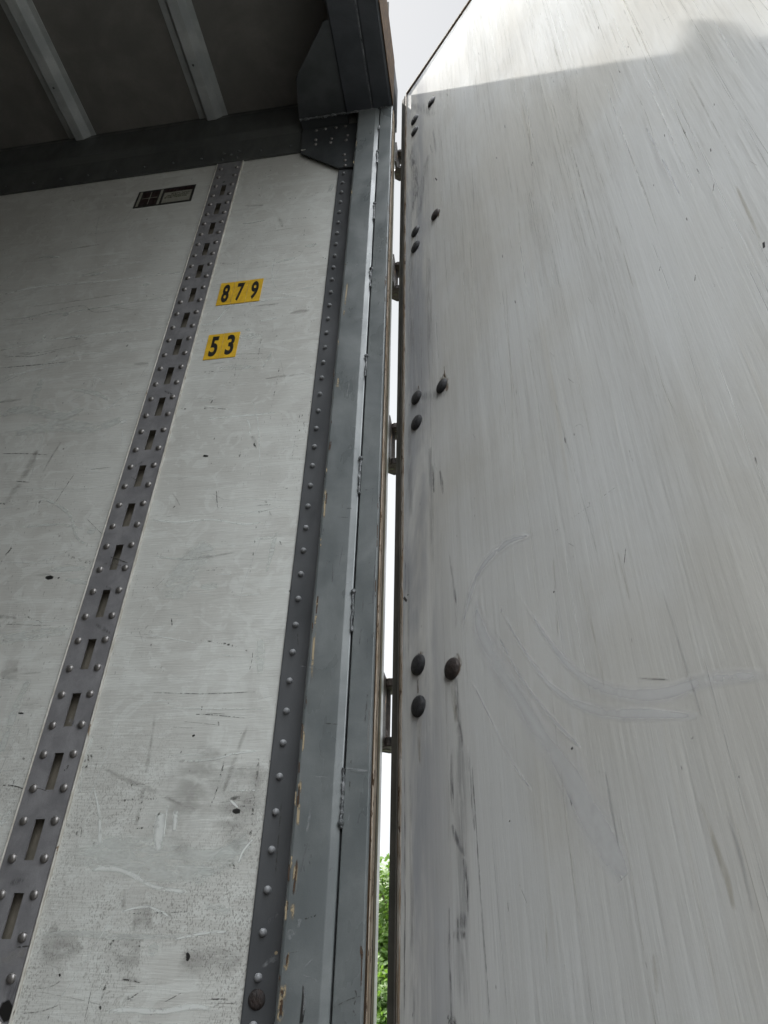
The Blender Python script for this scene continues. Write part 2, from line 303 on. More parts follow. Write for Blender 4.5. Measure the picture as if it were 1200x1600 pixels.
def empty(name, loc, label, cat, group=None, rz=0):
    o = bpy.data.objects.new(name, None); COL.objects.link(o); o.location = loc; o.rotation_euler = (0, 0, rz)
    o.empty_display_size = 0.2; o['label'] = label; o['category'] = cat
    if group: o['group'] = group
    BASES[o.name] = Matrix.Translation(loc) @ Matrix.Rotation(rz, 4, 'Z')
    return o
def struct(o, kind='structure'): o['kind'] = kind; return o

# marks: ribbons a few tenths of a millimetre proud of their sheet.  to3(a, b, h) turns sheet coordinates into space
MK = [0]
def mark(mb, pts, w, mat, to3, conv, closed=False):
    """pts: list of (u, v); w: width in mm (number or list); conv: pixel on the sheet -> sheet metres"""
    P = [Vector(conv(*p)) for p in pts]
    if len(P) > 2:                                                # smooth the polyline
        Q = []
        for i in range(len(P)-1):
            a, b, c, d = P[max(i-1, 0)], P[i], P[i+1], P[min(i+2, len(P)-1)]
            for k in range(6):
                t = k/6; Q.append(0.5*((2*b)+(-a+c)*t+(2*a-5*b+4*c-d)*t*t+(-a+3*b-3*c+d)*t**3))
        P = Q+[P[-1]]
    else: P = [P[0].lerp(P[1], k/6) for k in range(7)]
    n = len(P); ws = w if isinstance(w, (list, tuple)) else [w, w]
    MK[0] += 1; h = 0.00012 + (MK[0] % 70)*0.000005
    L = []; R = []
    for i, p in enumerate(P):
        d = (P[min(i+1, n-1)]-P[max(i-1, 0)]); d = d.normalized() if d.length > 1e-9 else Vector((1, 0)); nn = Vector((-d.y, d.x))
        t = i/(n-1)*(len(ws)-1); k = min(int(t), len(ws)-2); ww = (ws[k]+(ws[k+1]-ws[k])*(t-k))*0.0005
        L.append(p+nn*ww); R.append(p-nn*ww)
    for i in range(n-1):
        a, b = i/(n-1), (i+1)/(n-1)
        mb.face([to3(L[i].x, L[i].y, h), to3(R[i].x, R[i].y, h), to3(R[i+1].x, R[i+1].y, h), to3(L[i+1].x, L[i+1].y, h)], mat,
                [(a, 0), (a, 1), (b, 1), (b, 0)])

# ------------------------------------------------------------ setting: ground, grass
def gmat():
    a = Mat('worn_asphalt_yard', 0.85)
    c = a.mix(a.ramp(a.noise((1, 1, 1), 0.8, 6, 0.6), 0.35, 0.68), (0.05, 0.049, 0.047), (0.038, 0.038, 0.037))
    c = a.mix(a.ramp(a.noise((1, 1, 1), 60, 4, 0.6), 0.45, 0.7, 0, 0.4), c, (0.075, 0.073, 0.069))
    a.color(c); a.bump(a.noise((1, 1, 1), 90, 4), 0.003); return a.m
M['ground'] = gmat()
M['grassbase'] = paint('grass_verge', (0.06, 0.10, 0.028), (0.085, 0.13, 0.035), 0.9, 0, 2)
g = MB(); g.face([(-900, -900, 0), (900, -900, 0), (900, 900, 0), (-900, 900, 0)], 'ground'); struct(g.build('ground'))
g = MB(); g.face([(-900, 11, 0.004), (900, 11, 0.004), (900, 900, 0.004), (-900, 900, 0.004)], 'grassbase'); struct(g.build('grass_verge'))

# ------------------------------------------------------------ the trailer
ZR, ZF, YO, XF = 2.455, -0.74, -1.44, -13.6       # roof, floor (relative to the lens), far wall, front wall
T = empty('trailer', (-6.0, -0.2, 0), 'white box trailer seen from its open rear doorway, grimy white lining inside', 'trailer')
def P3(x, z, h, Y=D): return (x, Y-h, z)
wc = lambda u, v: wall_pt(u, v)
WT = lambda x, z, h: (x, D-h, z)

def wall_sheet(x0, x1, marks, name='wall_panel', label=None):
    mb = MB()
    mb.box(x0, x1, D, D+0.012, ZF, ZR-0.005, 'wall')
    for mk in marks: mark(mb, mk[0], mk[1], mk[2], WT, wc if len(mk) == 3 else (lambda a_, b_: (a_, b_)))
    return mb.build(name, T, lift=None, label=label)

RP = [  # right-hand panel (between slotted strip and corner post)
 ([(343, 478), (380, 476), (420, 468), (468, 462)], [4, 7, 6, 3], 'k_light'),
 ([(300, 510), (335, 503), (352, 485), (372, 470)], [5, 8, 7, 5], 'k_light'),
 ([(405, 502), (434, 497)], [6, 8, 6], 'k_light'),
 ([(400, 445), (452, 462)], 3, 'k_light'), ([(430, 402), (425, 430), (432, 452)], 4, 'k_light'),
 ([(340, 410), (360, 413), (385, 408)], [2, 5, 2], 'k_dots'), ([(376, 502), (383, 510)], 1.5, 'k_dots'),
 ([(318, 636), (360, 640)], 4, 'k_hair'), ([(283, 638), (294, 640)], 5, 'k_dots'), ([(312, 638), (324, 639)], 4, 'k_dots'),
 ([(325, 655), (360, 651), (400, 648), (436, 644)], [4, 6, 6, 3], 'k_light'),
 ([(437, 571), (432, 600), (425, 632), (422, 660)], 3, 'k_dots'), ([(474, 640), (468, 672), (462, 700)], 3, 'k_dots'),
 ([(386, 655), (391, 668), (389, 680)], 4, 'k_light'),
 ([(393, 680), (401, 696)], [10, 16, 6], 'k_grey'), ([(396, 692), (400, 700)], [4, 6, 3], 'k_dark'),
 ([(317, 712), (326, 713)], [6, 7, 4], 'k_chip'), ([(482, 572), (488, 574)], 5, 'k_dots'),
 ([(338, 766), (340, 796)], [1.5, 2.5, 1.5], 'k_dark'), ([(333, 772), (352, 782)], 1.5, 'k_hair'), ([(342, 765), (336, 790)], 1.2, 'k_hair'),
 ([(235, 812), (280, 816), (330, 812), (380, 819), (410, 816)], [5, 6, 5, 6, 3], 'k_light'),
 ([(269, 770), (276, 780), (282, 792)], 4, 'k_grey'), ([(274, 790), (270, 794)], 4, 'k_dark'),
 ([(408, 776), (420, 790), (424, 812)], [3, 6, 2], 'k_dots'), ([(400, 790), (424, 788)], 2.5, 'k_hair'), ([(402, 800), (422, 797)], 2.5, 'k_hair'),
 ([(401, 812), (398, 850), (390, 900)], 3, 'k_dots'), ([(437, 845), (440, 852)], 3, 'k_dark'), ([(470, 640), (455, 720)], 2, 'k_dots'),
 ([(235, 868), (290, 874), (330, 866)], 7, 'k_wipe'), ([(262, 945), (300, 880), (330, 850)], [60, 80, 50], 'k_wipe'),
 ([(268, 966), (269, 978)], [2, 4, 1.5], 'k_dark'), ([(236, 925), (258, 903)], 1.2, 'k_hair'),
 ([(395, 1018), (394, 1030), (390, 1047)], [1.2, 1.6, 1], 'k_dark'), ([(217, 985), (224, 1005)], 1, 'k_hair'),
 ([(243, 1040), (256, 1050)], [8, 14, 6], 'k_dots'), ([(232, 1082), (320, 1084), (400, 1081)], 3, 'k_hair'),
 ([(302, 1116), (330, 1117), (384, 1122)], [1.2, 2.0, 1], 'k_dark'), ([(318, 1114), (358, 1116)], 1.5, 'k_hair'), ([(268, 1136), (304, 1138)], 1.2, 'k_hair'),
 ([(283, 1127), (342, 1133)], 1.2, 'k_hair'), ([(341, 1127), (342, 1134)], 3, 'k_dark'), ([(316, 1102), (315, 1110)], 2, 'k_dark'), ([(302, 1148), (303, 1151)], 5, 'k_chip'),
 ([(290, 1190), (315, 1188), (340, 1185), (365, 1178), (402, 1173)], [3, 6, 6, 5, 3], 'k_light'), ([(280, 1190), (290, 1188)], [3, 7, 3], 'k_grey'),
 ([(243, 1112), (236, 1160), (228, 1210)], 9, 'k_grey'), ([(224, 1232), (218, 1262), (212, 1292)], [8, 12, 9], 'k_grey'), ([(226, 1232), (215, 1288)], 3, 'k_dots'),
 ([(160, 1198), (190, 1215), (222, 1228), (268, 1250), (310, 1268)], [6, 9, 10, 8, 5], 'k_grey'),
 ([(360, 1150), (350, 1190), (340, 1230), (325, 1272)], 4, 'k_dots'), ([(396, 1240), (385, 1262)], 4, 'k_dots'),
 ([(350, 1160), (300, 1240), (250, 1330)], [90, 150, 110], 'k_grey'), ([(395, 1190), (380, 1260), (350, 1320)], [60, 90, 60], 'k_grey'),
 ([(252, 1270), (250, 1290), (246, 1330)], [22, 28, 12], 'k_light'), ([(262, 1258), (256, 1310)], 4, 'k_light'), ([(251, 1268), (245, 1277)], [2, 4, 1], 'k_dark'),
 ([(276, 1265), (272, 1300)], [10, 14, 8], 'k_light'), ([(360, 1250), (372, 1262)], [4, 6, 3], 'k_light'),
 ([(360, 1236), (400, 1235)], 3, 'k_light'), ([(360, 1248), (376, 1246)], [4, 7, 4], 'k_hair'),
 ([(363, 1267), (376, 1268)], [4, 9, 5], 'k_chip'),
 ([(147, 1232), (155, 1270), (157, 1320)], [2, 6, 9], 'k_light'), ([(146, 1150), (130, 1200), (126, 1240)], [4, 3, 2], 'k_light'),
 ([(150, 1166), (165, 1170)], 6, 'k_dots'), ([(132, 1190), (146, 1180)], [10, 16, 8], 'k_dots'), ([(128, 1200), (138, 1196)], 8, 'k_dots'),
 ([(128, 1296), (125, 1312)], [1.5, 2.2, 1], 'k_dark'), ([(120, 1318), (116, 1342)], 1, 'k_hair'), ([(144, 1220), (152, 1190)], 1.2, 'k_hair'),
 ([(110, 1330), (180, 1332), (240, 1345), (300, 1352), (352, 1340), (392, 1318)], [40, 60, 70, 60, 44, 30], 'k_wipe'),
 ([(130, 1362), (170, 1356), (205, 1366), (240, 1385), (300, 1395)], [8, 10, 9, 8, 6], 'k_light'),
 ([(300, 1380), (350, 1340), (392, 1310)], [26, 34, 30], 'k_wipe'), ([(396, 1310), (380, 1330), (372, 1350)], 5, 'k_light'),
 ([(196, 1385), (192, 1420)], 10, 'k_grey'), ([(190, 1425), (205, 1420), (230, 1417), (250, 1424), (270, 1436)], [3, 5, 5, 5, 3], 'k_light'),
 ([(205, 1440), (240, 1432)], [40, 60, 40], 'k_grey'), ([(270, 1468), (320, 1458), (360, 1456)], [3, 6, 4], 'k_light'),
 ([(60, 1462), (120, 1458), (200, 1464), (300, 1462)], [8, 12, 10, 4], 'k_wipe'),
 ([(168, 1478), (180, 1468)], [4, 7, 3], 'k_dots'), ([(216, 1480), (222, 1468)], 6, 'k_dots'),
 ([(60, 1485), (130, 1480)], [60, 50, 40], 'k_grey'), ([(165, 1490), (220, 1484)], [46, 60, 40], 'k_grey'), ([(275, 1500), (330, 1496), (380, 1500)], [50, 70, 40], 'k_grey'),
 ([(292, 1488), (294, 1495), (292, 1502)], [3, 7, 3], 'k_chip'), ([(93, 1521), (94, 1526)], 3, 'k_chip'),
 ([(72, 1507), (85, 1510), (96, 1514)], 1, 'k_hair'),
 ([(184, 1531), (200, 1530), (222, 1535)], [6, 11, 6], 'k_grey'), ([(185, 1530), (205, 1532), (220, 1536)], [1.5, 3, 1], 'k_dark'), ([(190, 1540), (215, 1542)], [1, 4, 1], 'k_grey'),
 ([(194, 1563), (204, 1560), (214, 1553), (225, 1547)], [1, 1.6, 1], 'k_dark'), ([(252, 1568), (270, 1559), (284, 1551)], [0.8, 1.2, 0.8], 'k_dark'),
 ([(325, 1561), (355, 1561)], [1, 2.2, 1], 'k_dark'), ([(335, 1568), (375, 1567)], 1.2, 'k_hair'), ([(250, 1574), (253, 1580)], 4, 'k_dark'),
 ([(32, 1584), (65, 1580), (93, 1570)], [1.5, 3, 1], 'k_hair'), ([(36, 1545), (75, 1543), (96, 1532)], 1.2, 'k_hair'), ([(34, 1560), (70, 1556)], 1.2, 'k_hair'),
 ([(146, 1536), (142, 1550), (138, 1570), (131, 1598)], 1, 'k_dark'), ([(168, 1510), (163, 1545), (158, 1575)], [6, 8, 5], 'k_dots'), ([(156, 1572), (158, 1578)], 4, 'k_dark'),
 ([(160, 1582), (200, 1578), (250, 1581), (300, 1573), (330, 1576)], [8, 10, 8, 9, 5], 'k_light'),
 ([(200, 1563), (208, 1556)], 9, 'k_dots'),
 ([(405, 1180), (396, 1260), (388, 1330)], 5, 'k_dots'), ([(398, 1500), (384, 1590)], 6, 'k_wipe'),
 ([(355, 1345), (368, 1355)], [5, 12, 5], 'k_dots'), ([(356, 1355), (374, 1358)], 1.3, 'k_dark'),
]
LP = [  # left-hand panel
 ([(90, 430), (170, 415), (260, 405)], [5, 7, 4], 'k_light'), ([(185, 405), (255, 395)], 4, 'k_light'),
 ([(0, 462), (60, 448), (160, 440), (285, 425)], [8, 12, 8, 6], 'k_light'), ([(40, 480), (120, 470), (250, 450)], [3, 9, 3], 'k_grey'),
 ([(0, 500), (80, 492), (160, 480), (270, 462)], [6, 9, 8, 4], 'k_wipe'),
 ([(10, 505), (120, 478), (150, 488), (220, 478)], [3, 4, 3, 2], 'k_hair'), ([(138, 488), (160, 480), (230, 486)], [3, 4, 2], 'k_grey'),
 ([(0, 548), (100, 528), (180, 520), (262, 512)], [5, 7, 6, 4], 'k_light'), ([(0, 560), (80, 548), (160, 532)], [2, 3, 1.5], 'k_hair'),
 ([(0, 575), (60, 570), (110, 565)], [2.5, 4, 1.5], 'k_dark'), ([(30, 552), (62, 551)], [2, 5, 2], 'k_hair'), ([(0, 556), (50, 557), (90, 548)], 2, 'k_dark'),
 ([(0, 600), (40, 582), (90, 562), (150, 552), (222, 548)], [4, 6, 5, 4, 3], 'k_light'), ([(0, 590), (70, 575), (130, 560)], [6, 6, 4], 'k_light'),
 ([(68, 588), (58, 612), (48, 640)], [18, 22, 16], 'k_wipe'),
 ([(105, 630), (140, 610), (150, 590), (165, 600)], [3, 5, 4, 3], 'k_light'), ([(165, 642), (190, 622), (222, 613)], [3, 6, 3], 'k_light'),
 ([(110, 608), (150, 615), (170, 625)], [8, 18, 8], 'k_wipe'), ([(0, 650), (40, 640), (100, 650), (140, 630)], [20, 34, 40, 20], 'k_wipe'),
 ([(20, 680), (80, 665), (150, 668), (190, 655)], [30, 46, 40, 24], 'k_wipe'), ([(188, 660), (198, 658)], [12, 18, 10], 'k_light'),
 ([(90, 690), (94, 688)], [7, 9, 6], 'k_dots'), ([(66, 740), (80, 715), (96, 690)], 8, 'k_grey'),
 ([(0, 709), (40, 709), (75, 711)], [2, 3, 1.5], 'k_dark'), ([(25, 752), (48, 754)], [2.5, 3, 1], 'k_dark'), ([(0, 786), (8, 788)], 3, 'k_dark'),
 ([(117, 740), (104, 758), (90, 780), (80, 795)], [1.5, 3, 2.5, 2], 'k_dots'), ([(117, 740), (102, 762), (80, 795)], 1.5, 'k_hair'),
 ([(140, 734), (175, 730)], [2, 4, 2], 'k_hair'), ([(135, 810), (160, 835)], 1.2, 'k_dark'),
 ([(20, 825), (90, 820), (130, 826)], [5, 9, 4], 'k_wipe'), ([(60, 775), (105, 800), (120, 840), (135, 850)], [6, 10, 8, 4], 'k_wipe'),
 ([(0, 880), (12, 866), (20, 852), (28, 850)], [3, 5, 5, 3], 'k_dots'), ([(8, 868), (19, 856)], 3, 'k_dark'),
 ([(100, 860), (115, 872), (148, 880)], [3, 8, 12], 'k_dots'), ([(70, 902), (84, 903)], [4, 12, 5], 'k_chip'), ([(91, 902), (92, 904)], 5, 'k_chip'),
 ([(12, 905), (14, 925)], 1.5, 'k_hair'), ([(70, 890), (140, 888)], [12, 20, 10], 'k_wipe'), ([(100, 905), (140, 912)], [8, 14, 6], 'k_wipe'),
 ([(30, 950), (45, 965), (75, 975)], [3, 4, 3], 'k_dots'), ([(0, 975), (80, 978)], 2, 'k_hair'),
 ([(0, 1000), (60, 990), (110, 985)], [20, 30, 20], 'k_wipe'), ([(28, 1114), (38, 1115)], [2, 4, 2], 'k_chip'),
 ([(0, 1227), (22, 1228), (37, 1233)], [2, 3, 1.5], 'k_dark'), ([(0, 1180), (20, 1120), (45, 1060)], [16, 20, 14], 'k_wipe'),
 ([(0, 1060), (30, 1050)], [60, 70, 50], 'k_grey'), ([(0, 800), (40, 740), (60, 700)], [20, 26, 16], 'k_grey'),
 ([(0, 1290), (18, 1265)], [10, 14, 8], 'k_light'), ([(190, 690), (192, 672)], 4, 'k_light'), ([(200, 612), (203, 610)], 3, 'k_dark'),
]
random.seed(21)
def wear(x0, x1, z_0, z_1, n, out):
    for k in range(n):
        x = random.uniform(x0, x1); z = random.uniform(z_0, z_1); q = random.random(); L_ = random.uniform(0.01, 0.12)*(2.2 if q < 0.3 else 1)
        an = random.gauss(0, 0.10) if random.random() < 0.75 else random.gauss(1.4, 0.3)
        p = [Vector((x, z))]
        for i in range(3): an += random.gauss(0, 0.06); p.append(p[-1]+Vector((math.cos(an), math.sin(an)))*L_/3)
        p = [(a_.x, a_.y) for a_ in p if x0 < a_.x < x1]
        if len(p) < 2: continue
        m_, w_ = ('k_light', random.uniform(1.2, 4)) if q < 0.42 else ('k_wipe', random.uniform(6, 26)) if q < 0.56 else ('k_hair', random.uniform(0.6, 1.4)) if q < 0.78 else ('k_dots', random.uniform(2, 6)) if q < 0.93 else ('k_grey', random.uniform(6, 22))
        out.append((p, [w_*0.4, w_, w_*0.5], m_, 1))
wear(-0.645, -0.345, -0.2, 1.95, 150, RP); wear(-1.6, -0.75, 0.0, 1.9, 210, LP)
wall_sheet(-0.6540, -0.20, RP, label='smudged white lining panel between slotted strip and corner post')
wall_sheet(XF+0.012, -0.7415, LP, label='smudged white lining panel forward of the slotted strip')
# what closes the box: outer skin, far side, front, floor
mb = MB(); mb.box(XF, -0.185, D+0.045, D+0.050, ZF-0.25, 2.60, 'outer'); mb.build('outer_skin', T, lift=None)
mb = MB(); mb.box(XF, -0.18, YO-0.05, YO, ZF-0.25, ZR, 'dull_lining'); mb.build('wall_panel', T, lift=None)
mb = MB(); mb.box(XF-0.05, XF, YO-0.05, D+0.05, ZF-0.25, 2.6, 'dull_lining'); mb.build('front_wall', T, lift=None)
mb = MB(); mb.box(XF, -0.16, YO, D-0.001, ZF-0.25, ZF, 'floor'); mb.build('floor_deck', T, lift=None)
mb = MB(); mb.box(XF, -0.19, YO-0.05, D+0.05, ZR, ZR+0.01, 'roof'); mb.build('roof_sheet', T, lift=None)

# roof bows
def bow_mesh():
    mb = MB(); y0, y1 = YO+0.02, D-0.012
    prof = [(-0.046, ZR-0.001), (-0.046, ZR-0.004), (-0.026, ZR-0.004), (-0.010, ZR-0.034), (0.021, ZR-0.034), (0.0375, ZR-0.005), (0.055, ZR-0.005), (0.055, ZR-0.001)]
    mb.prism(prof, y0, y1, 'bow', lambda x, z, y: (x, y, z+EYE))
    for y in (0.86, 0.60, 0.34): mb.dome((0.004, y, ZR-0.034+EYE), 0.004, 0.002, (0, 0, -1), 'rivet_dark', 8, 3)
    return mb
bow0 = bow_mesh().build('roof_bow', T, (-0.806, 0, 0), bevel=0.0012)
for i, x in enumerate([-1.288, -1.77, -2.25, -2.73, -3.21, -3.69, -4.17]):
    b = bow0.copy(); COL.objects.link(b); b.location = (x, 0, 0)
for o in list(COL.objects):
    if o.name.startswith('roof_bow'): adopt(o, T)

# upper side rail with its lower flange and rivets
mb = MB()
mb.prism([(D-0.0005, 2.470), (D-0.014, 2.470), (D-0.014, 2.445), (D-0.018, 2.425), (D-0.018, 2.300), (D-0.0075, 2.270), (D-0.0075, 2.1475), (D-0.0005, 2.1475)],
         XF, -0.33, 'rail', lambda y, z, x: (x, y, z))
rail = mb.build('top_rail', T, lift=None, bevel=0.0012)
def one(name, fn, parent, spots, label=None):
    """build one small part, copy it to every spot"""
    first = None; out = []
    for p in spots:
        if first is None: first = fn(); o = first; adopt(o, parent)
        else: o = first.copy(); COL.objects.link(o); adopt(o, parent)
        o.location = (p[0], p[1], p[2]+EYE); out.append(o)
    return out
def rivet_fn(r, h, mat, axis=(0, -1, 0), seg=14):
    def fn():
        mb = MB(); mb.dome((0, 0, 0), r, h, axis, mat, seg, 4, 0.0005); return mb.build('rivet', None, smooth=True)
    return fn
spots = [(-0.5046-0.0977*k, D-0.0075, 2.186) for k in range(11)]
spots += [(x, D-0.0075, z) for x in (-0.725, -0.676) for z in (2.163, 2.2015)]
one('rivet', rivet_fn(0.0055, 0.004, 'rivet_dark'), rail, spots)

# slotted logistics strip: plate with real slots
SX0, SX1 = -0.7378, -0.6585
mb = MB(); yf = D-0.0035
xs = [SX0, -0.7045, -0.6885, SX1]
slots = [1.987-0.1*i for i in range(27)]; H = 0.0285
zs = [2.1475]
for z in slots: zs += [z+H, z-H]
zs.append(ZF)
for i in range(3):
    for j in range(len(zs)-1):
        if i == 1 and j % 2 == 1: continue
        mb.face([(xs[i], yf, zs[j]), (xs[i], yf, zs[j+1]), (xs[i+1], yf, zs[j+1]), (xs[i+1], yf, zs[j])], 'galv')
for z in slots:
    a, b, t, d, yb = xs[1], xs[2], z+H, z-H, D-0.0010
    for q in ([(a, yf, t), (a, yf, d), (a, yb, d), (a, yb, t)], [(b, yf, t), (b, yf, d), (b, yb, d), (b, yb, t)],
              [(a, yf, t), (b, yf, t), (b, yb, t), (a, yb, t)], [(a, yf, d), (b, yf, d), (b, yb, d), (a, yb, d)]): mb.face(q, 'galv')
    mb.box(SX0+0.012, SX1-0.012, D+0.0005, D+0.016, z+0.031, z+0.0335, 'channel')
mb.box(SX0+0.012, SX1-0.012, D+0.0165, D+0.018, ZF, 2.14, 'channel')
for xa, xb in ((SX0, SX0+0.0015), (SX1-0.0015, SX1)): mb.box(xa, xb, yf+0.0001, D+0.03, ZF, 2.1475, 'galv')
sc2 = lambda u, v: wall_pt(u, v, yf); ST = lambda x, z, h: (x, yf-h, z)
for pts, w, mat in [([(5, 1560), (35, 1545)], [30, 46, 30], 'k_smear'), ([(0, 1500), (40, 1490)], [14, 26, 14], 'k_grey'), ([(25, 1480), (48, 1478)], 2.5, 'k_dark'),
        ([(0, 1590), (20, 1570)], [20, 30, 20], 'k_chip'), ([(45, 1235), (60, 1232), (78, 1238)], 1.2, 'k_dark'), ([(100, 1205), (108, 1195)], 5, 'k_dots'),
        ([(40, 1375), (10, 1380)], [6, 14, 6], 'k_smear'), ([(150, 975), (172, 990)], [6, 12, 6], 'k_smear'), ([(160, 880), (205, 885)], [4, 9, 4], 'k_smear'),
        ([(172, 870), (200, 880)], [2, 5, 2], 'k_dark'), ([(205, 745), (212, 750)], 5, 'k_smear'), ([(165, 915), (185, 930)], [5, 9, 4], 'k_smear'),
        ([(105, 1120), (125, 1140)], [7, 12, 6], 'k_smear'), ([(210, 730), (225, 720)], [5, 10, 5], 'k_smear'), ([(255, 610), (272, 618)], [5, 9, 4], 'k_smear')]:
    mark(mb, pts, w, mat, ST, sc2)
strip = mb.build('slotted_strip', T, lift=None)
spots = []
zz = [1.987+0.052*0.5+0.0002]
for z in slots[:21]:
    for dz in (0.0262, -0.0262): spots += [(-0.7232, yf, z+dz), (-0.6712, yf, z+dz)]
spots += [(x, yf, z) for z in (2.064, 2.112) for x in (-0.7232, -0.6712)]
one('rivet', rivet_fn(0.0068, 0.0048, 'rivet', seg=18), strip, spots)
mb = MB(); mb.dome((0, 0, 0), 0.004, 0.0015, (0, -1, 0), 'rivet_dark', 10, 3); o = mb.build('plug', None, (-0.7, yf, 2.033+EYE)); adopt(o, strip)
# cream seam beads either side of the strip
def bead(x, r, label=None):
    mb = MB(); mb.prism([(x-r, D+0.001), (x-r*0.8, D-0.0040), (x, D-0.0052), (x+r*0.8, D-0.0040), (x+r, D+0.001)], ZF, 2.147, 'seal', lambda a, b, c: (a, b, c))
    return mb.build('seam_bead', T, lift=None, smooth=False)
bead(SX1+0.0028, 0.0019); bead(SX0-0.0022, 0.0016)

# riveted flange of the post, lying on the wall
mb = MB(); mb.prism([(-0.3405, D-0.0005), (-0.3405, D-0.0045), (-0.3385, D-0.006), (-0.252, D-0.006), (-0.252, D-0.0005)], ZF, 2.06, 'flange', lambda a, b, c: (a, b, c))
FT = lambda x, z, h: (x, D-0.006-h, z); fc = lambda u, v: wall_pt(u, v, D-0.006)
for pts, w, mat in [([(408, 1512), (428, 1497), (434, 1500)], [6, 12, 5], 'k_faint'), ([(429, 1488), (434, 1490)], [3, 7, 3], 'k_tan'), ([(440, 1250), (436, 1300), (430, 1370)], 3, 'k_hair'),
        ([(465, 990), (466, 1010)], 2, 'k_hair'), ([(418, 1440), (440, 1425)], [8, 12, 4], 'k_smear')]:
    mark(mb, pts, w, mat, FT, fc)
flange = mb.build('rivet_flange', T, lift=None, bevel=0.0008)
spots = [(-0.3225, D-0.006, 1.9785-0.0502*k) for k in range(42)]
one('rivet', rivet_fn(0.0053, 0.0062, 'rivet_pale', seg=16), flange, spots)
mb = MB(); mb.dome((0, 0, 0), 0.0115, 0.004, (0, -1, 0), 'bolt_rust', 20, 4); o = mb.build('bolt_head', None, (-0.3215, D-0.006, -0.0025+EYE), smooth=True); adopt(o, flange)

# the corner post: two folded plates with a seam between
mb = MB()
GX = -0.2158
sw = lambda a, b, c: (a, b, c)
left = [(-0.2830, 1.035), (-0.2860, 1.006), (-0.2835, 1.0015), (-0.2800, PF), (-0.2300, PF), (-0.2285, PF+0.0002), (GX-0.0018, PF+0.0045), (GX-0.0012, PF+0.0075), (GX-0.0012, 1.035)]
right = [(GX+0.0012, 1.035), (GX+0.0012, PF+0.0042), (GX+0.0024, PF+0.0022), (-0.1785, PF), (-0.1766, PF+0.0015), (-0.1760, PF+0.004), (-0.1760, PF+0.006), (-0.18, PF+0.006), (-0.18, 1.035)]
mb.prism(left, ZF, 2.290, 'post', sw); mb.prism(right, ZF, 2.290, 'post', sw)
mb.box(-0.279, -0.176, 1.020, 1.060, ZF, 2.45, 'dark')
pc = lambda u, v: wall_pt(u, v, PF); PT = lambda x, z, h: (x, PF-h, z)
for pts, w, mat in [([(463, 1345), (455, 1440)], 8, 'k_tan'), ([(465, 1340), (458, 1400)], 3.5, 'k_brown'), ([(450, 1485), (445, 1520)], [5, 9, 6], 'k_tan'), ([(450, 1490), (447, 1512)], 3, 'k_brown'),
        ([(444, 1535), (436, 1600)], 10, 'k_tan'), ([(441, 1545), (438, 1590)], 5, 'k_brown'), ([(470, 1215), (465, 1290)], 5, 'k_tan'), ([(468, 1225), (466, 1260)], 3, 'k_brown'),
        ([(497, 925), (490, 1010), (487, 1060)], 5, 'k_tan'), ([(497, 930), (494, 960)], 2.5, 'k_brown'), ([(509, 765), (506, 810)], 5, 'k_tan'), ([(511, 770), (509, 788)], 3, 'k_brown'),
        ([(529, 590), (527, 606)], 6, 'k_tan'), ([(517, 690), (514, 705)], 5, 'k_brown'), ([(543, 440), (537, 495)], 4, 'k_tan'), ([(476, 1130), (473, 1180)], 4, 'k_tan'),
        ([(474, 1538), (474, 1558), (473, 1580), (470, 1602)], [1.5, 4, 6, 5], 'k_chip'), ([(473, 1535), (476, 1560), (473, 1590)], [2, 4, 3], 'k_faint'),
        ([(472, 1515), (482, 1505), (490, 1498)], [1, 2, 1], 'k_faint'), ([(452, 1560), (455, 1540)], 1, 'k_faint'),
        ([(520, 1575), (545, 1562), (566, 1556)], 1.3, 'k_dark'), ([(556, 1545), (553, 1590)], 5, 'k_dots'), ([(564, 1476), (566, 1500)], [2, 5, 2], 'k_brown'),
        ([(505, 1130), (530, 1132)], [1.5, 2, 1], 'k_dark'), ([(490, 1005), (512, 1007)], 1.2, 'k_faint'), ([(540, 1200), (578, 1206)], [2, 6, 4], 'k_faint'),
        ([(545, 1204), (577, 1213)], 1.2, 'k_hair'), ([(490, 1213), (515, 1215)], 2, 'k_faint'), ([(514, 1362), (519, 1356), (524, 1362)], 1, 'k_hair'),
        ([(565, 980), (561, 1010)], 2, 'k_hair'), ([(575, 1080), (570, 1130)], 3, 'k_hair'), ([(528, 808), (545, 809)], [1, 2, 1], 'k_hair'), ([(585, 402), (600, 404)], 1.2, 'k_dark'),
        ([(590, 830), (585, 900), (582, 960)], 4, 'k_smear'), ([(578, 1100), (574, 1180)], 4, 'k_grey'), ([(530, 610), (560, 612)], 2, 'k_faint'), ([(466, 1040), (500, 1046)], 1.5, 'k_faint'),
        ([(448, 1490), (470, 1486)], 1, 'k_hair'), ([(470, 1430), (466, 1450)], [4, 7, 4], 'k_faint'), ([(452, 1450), (455, 1470)], [8, 14, 6], 'k_faint')]:
    mark(mb, pts, w, mat, PT, pc)
for za_, zb_, fa, fb in ((0.20, 0.42, 0.15, 0.8), (0.42, 0.75, 0.8, 1), (0.75, 1.32, 1, 1), (1.32, 1.52, 1, 0.12)):       # sky sheen on the bend, painted on as a paler patch
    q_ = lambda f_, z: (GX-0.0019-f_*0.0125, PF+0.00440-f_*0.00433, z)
    mb.face([q_(fa, za_), q_(0, za_), q_(0, zb_), q_(fb, zb_)], 'post_sheen')
random.seed(33)
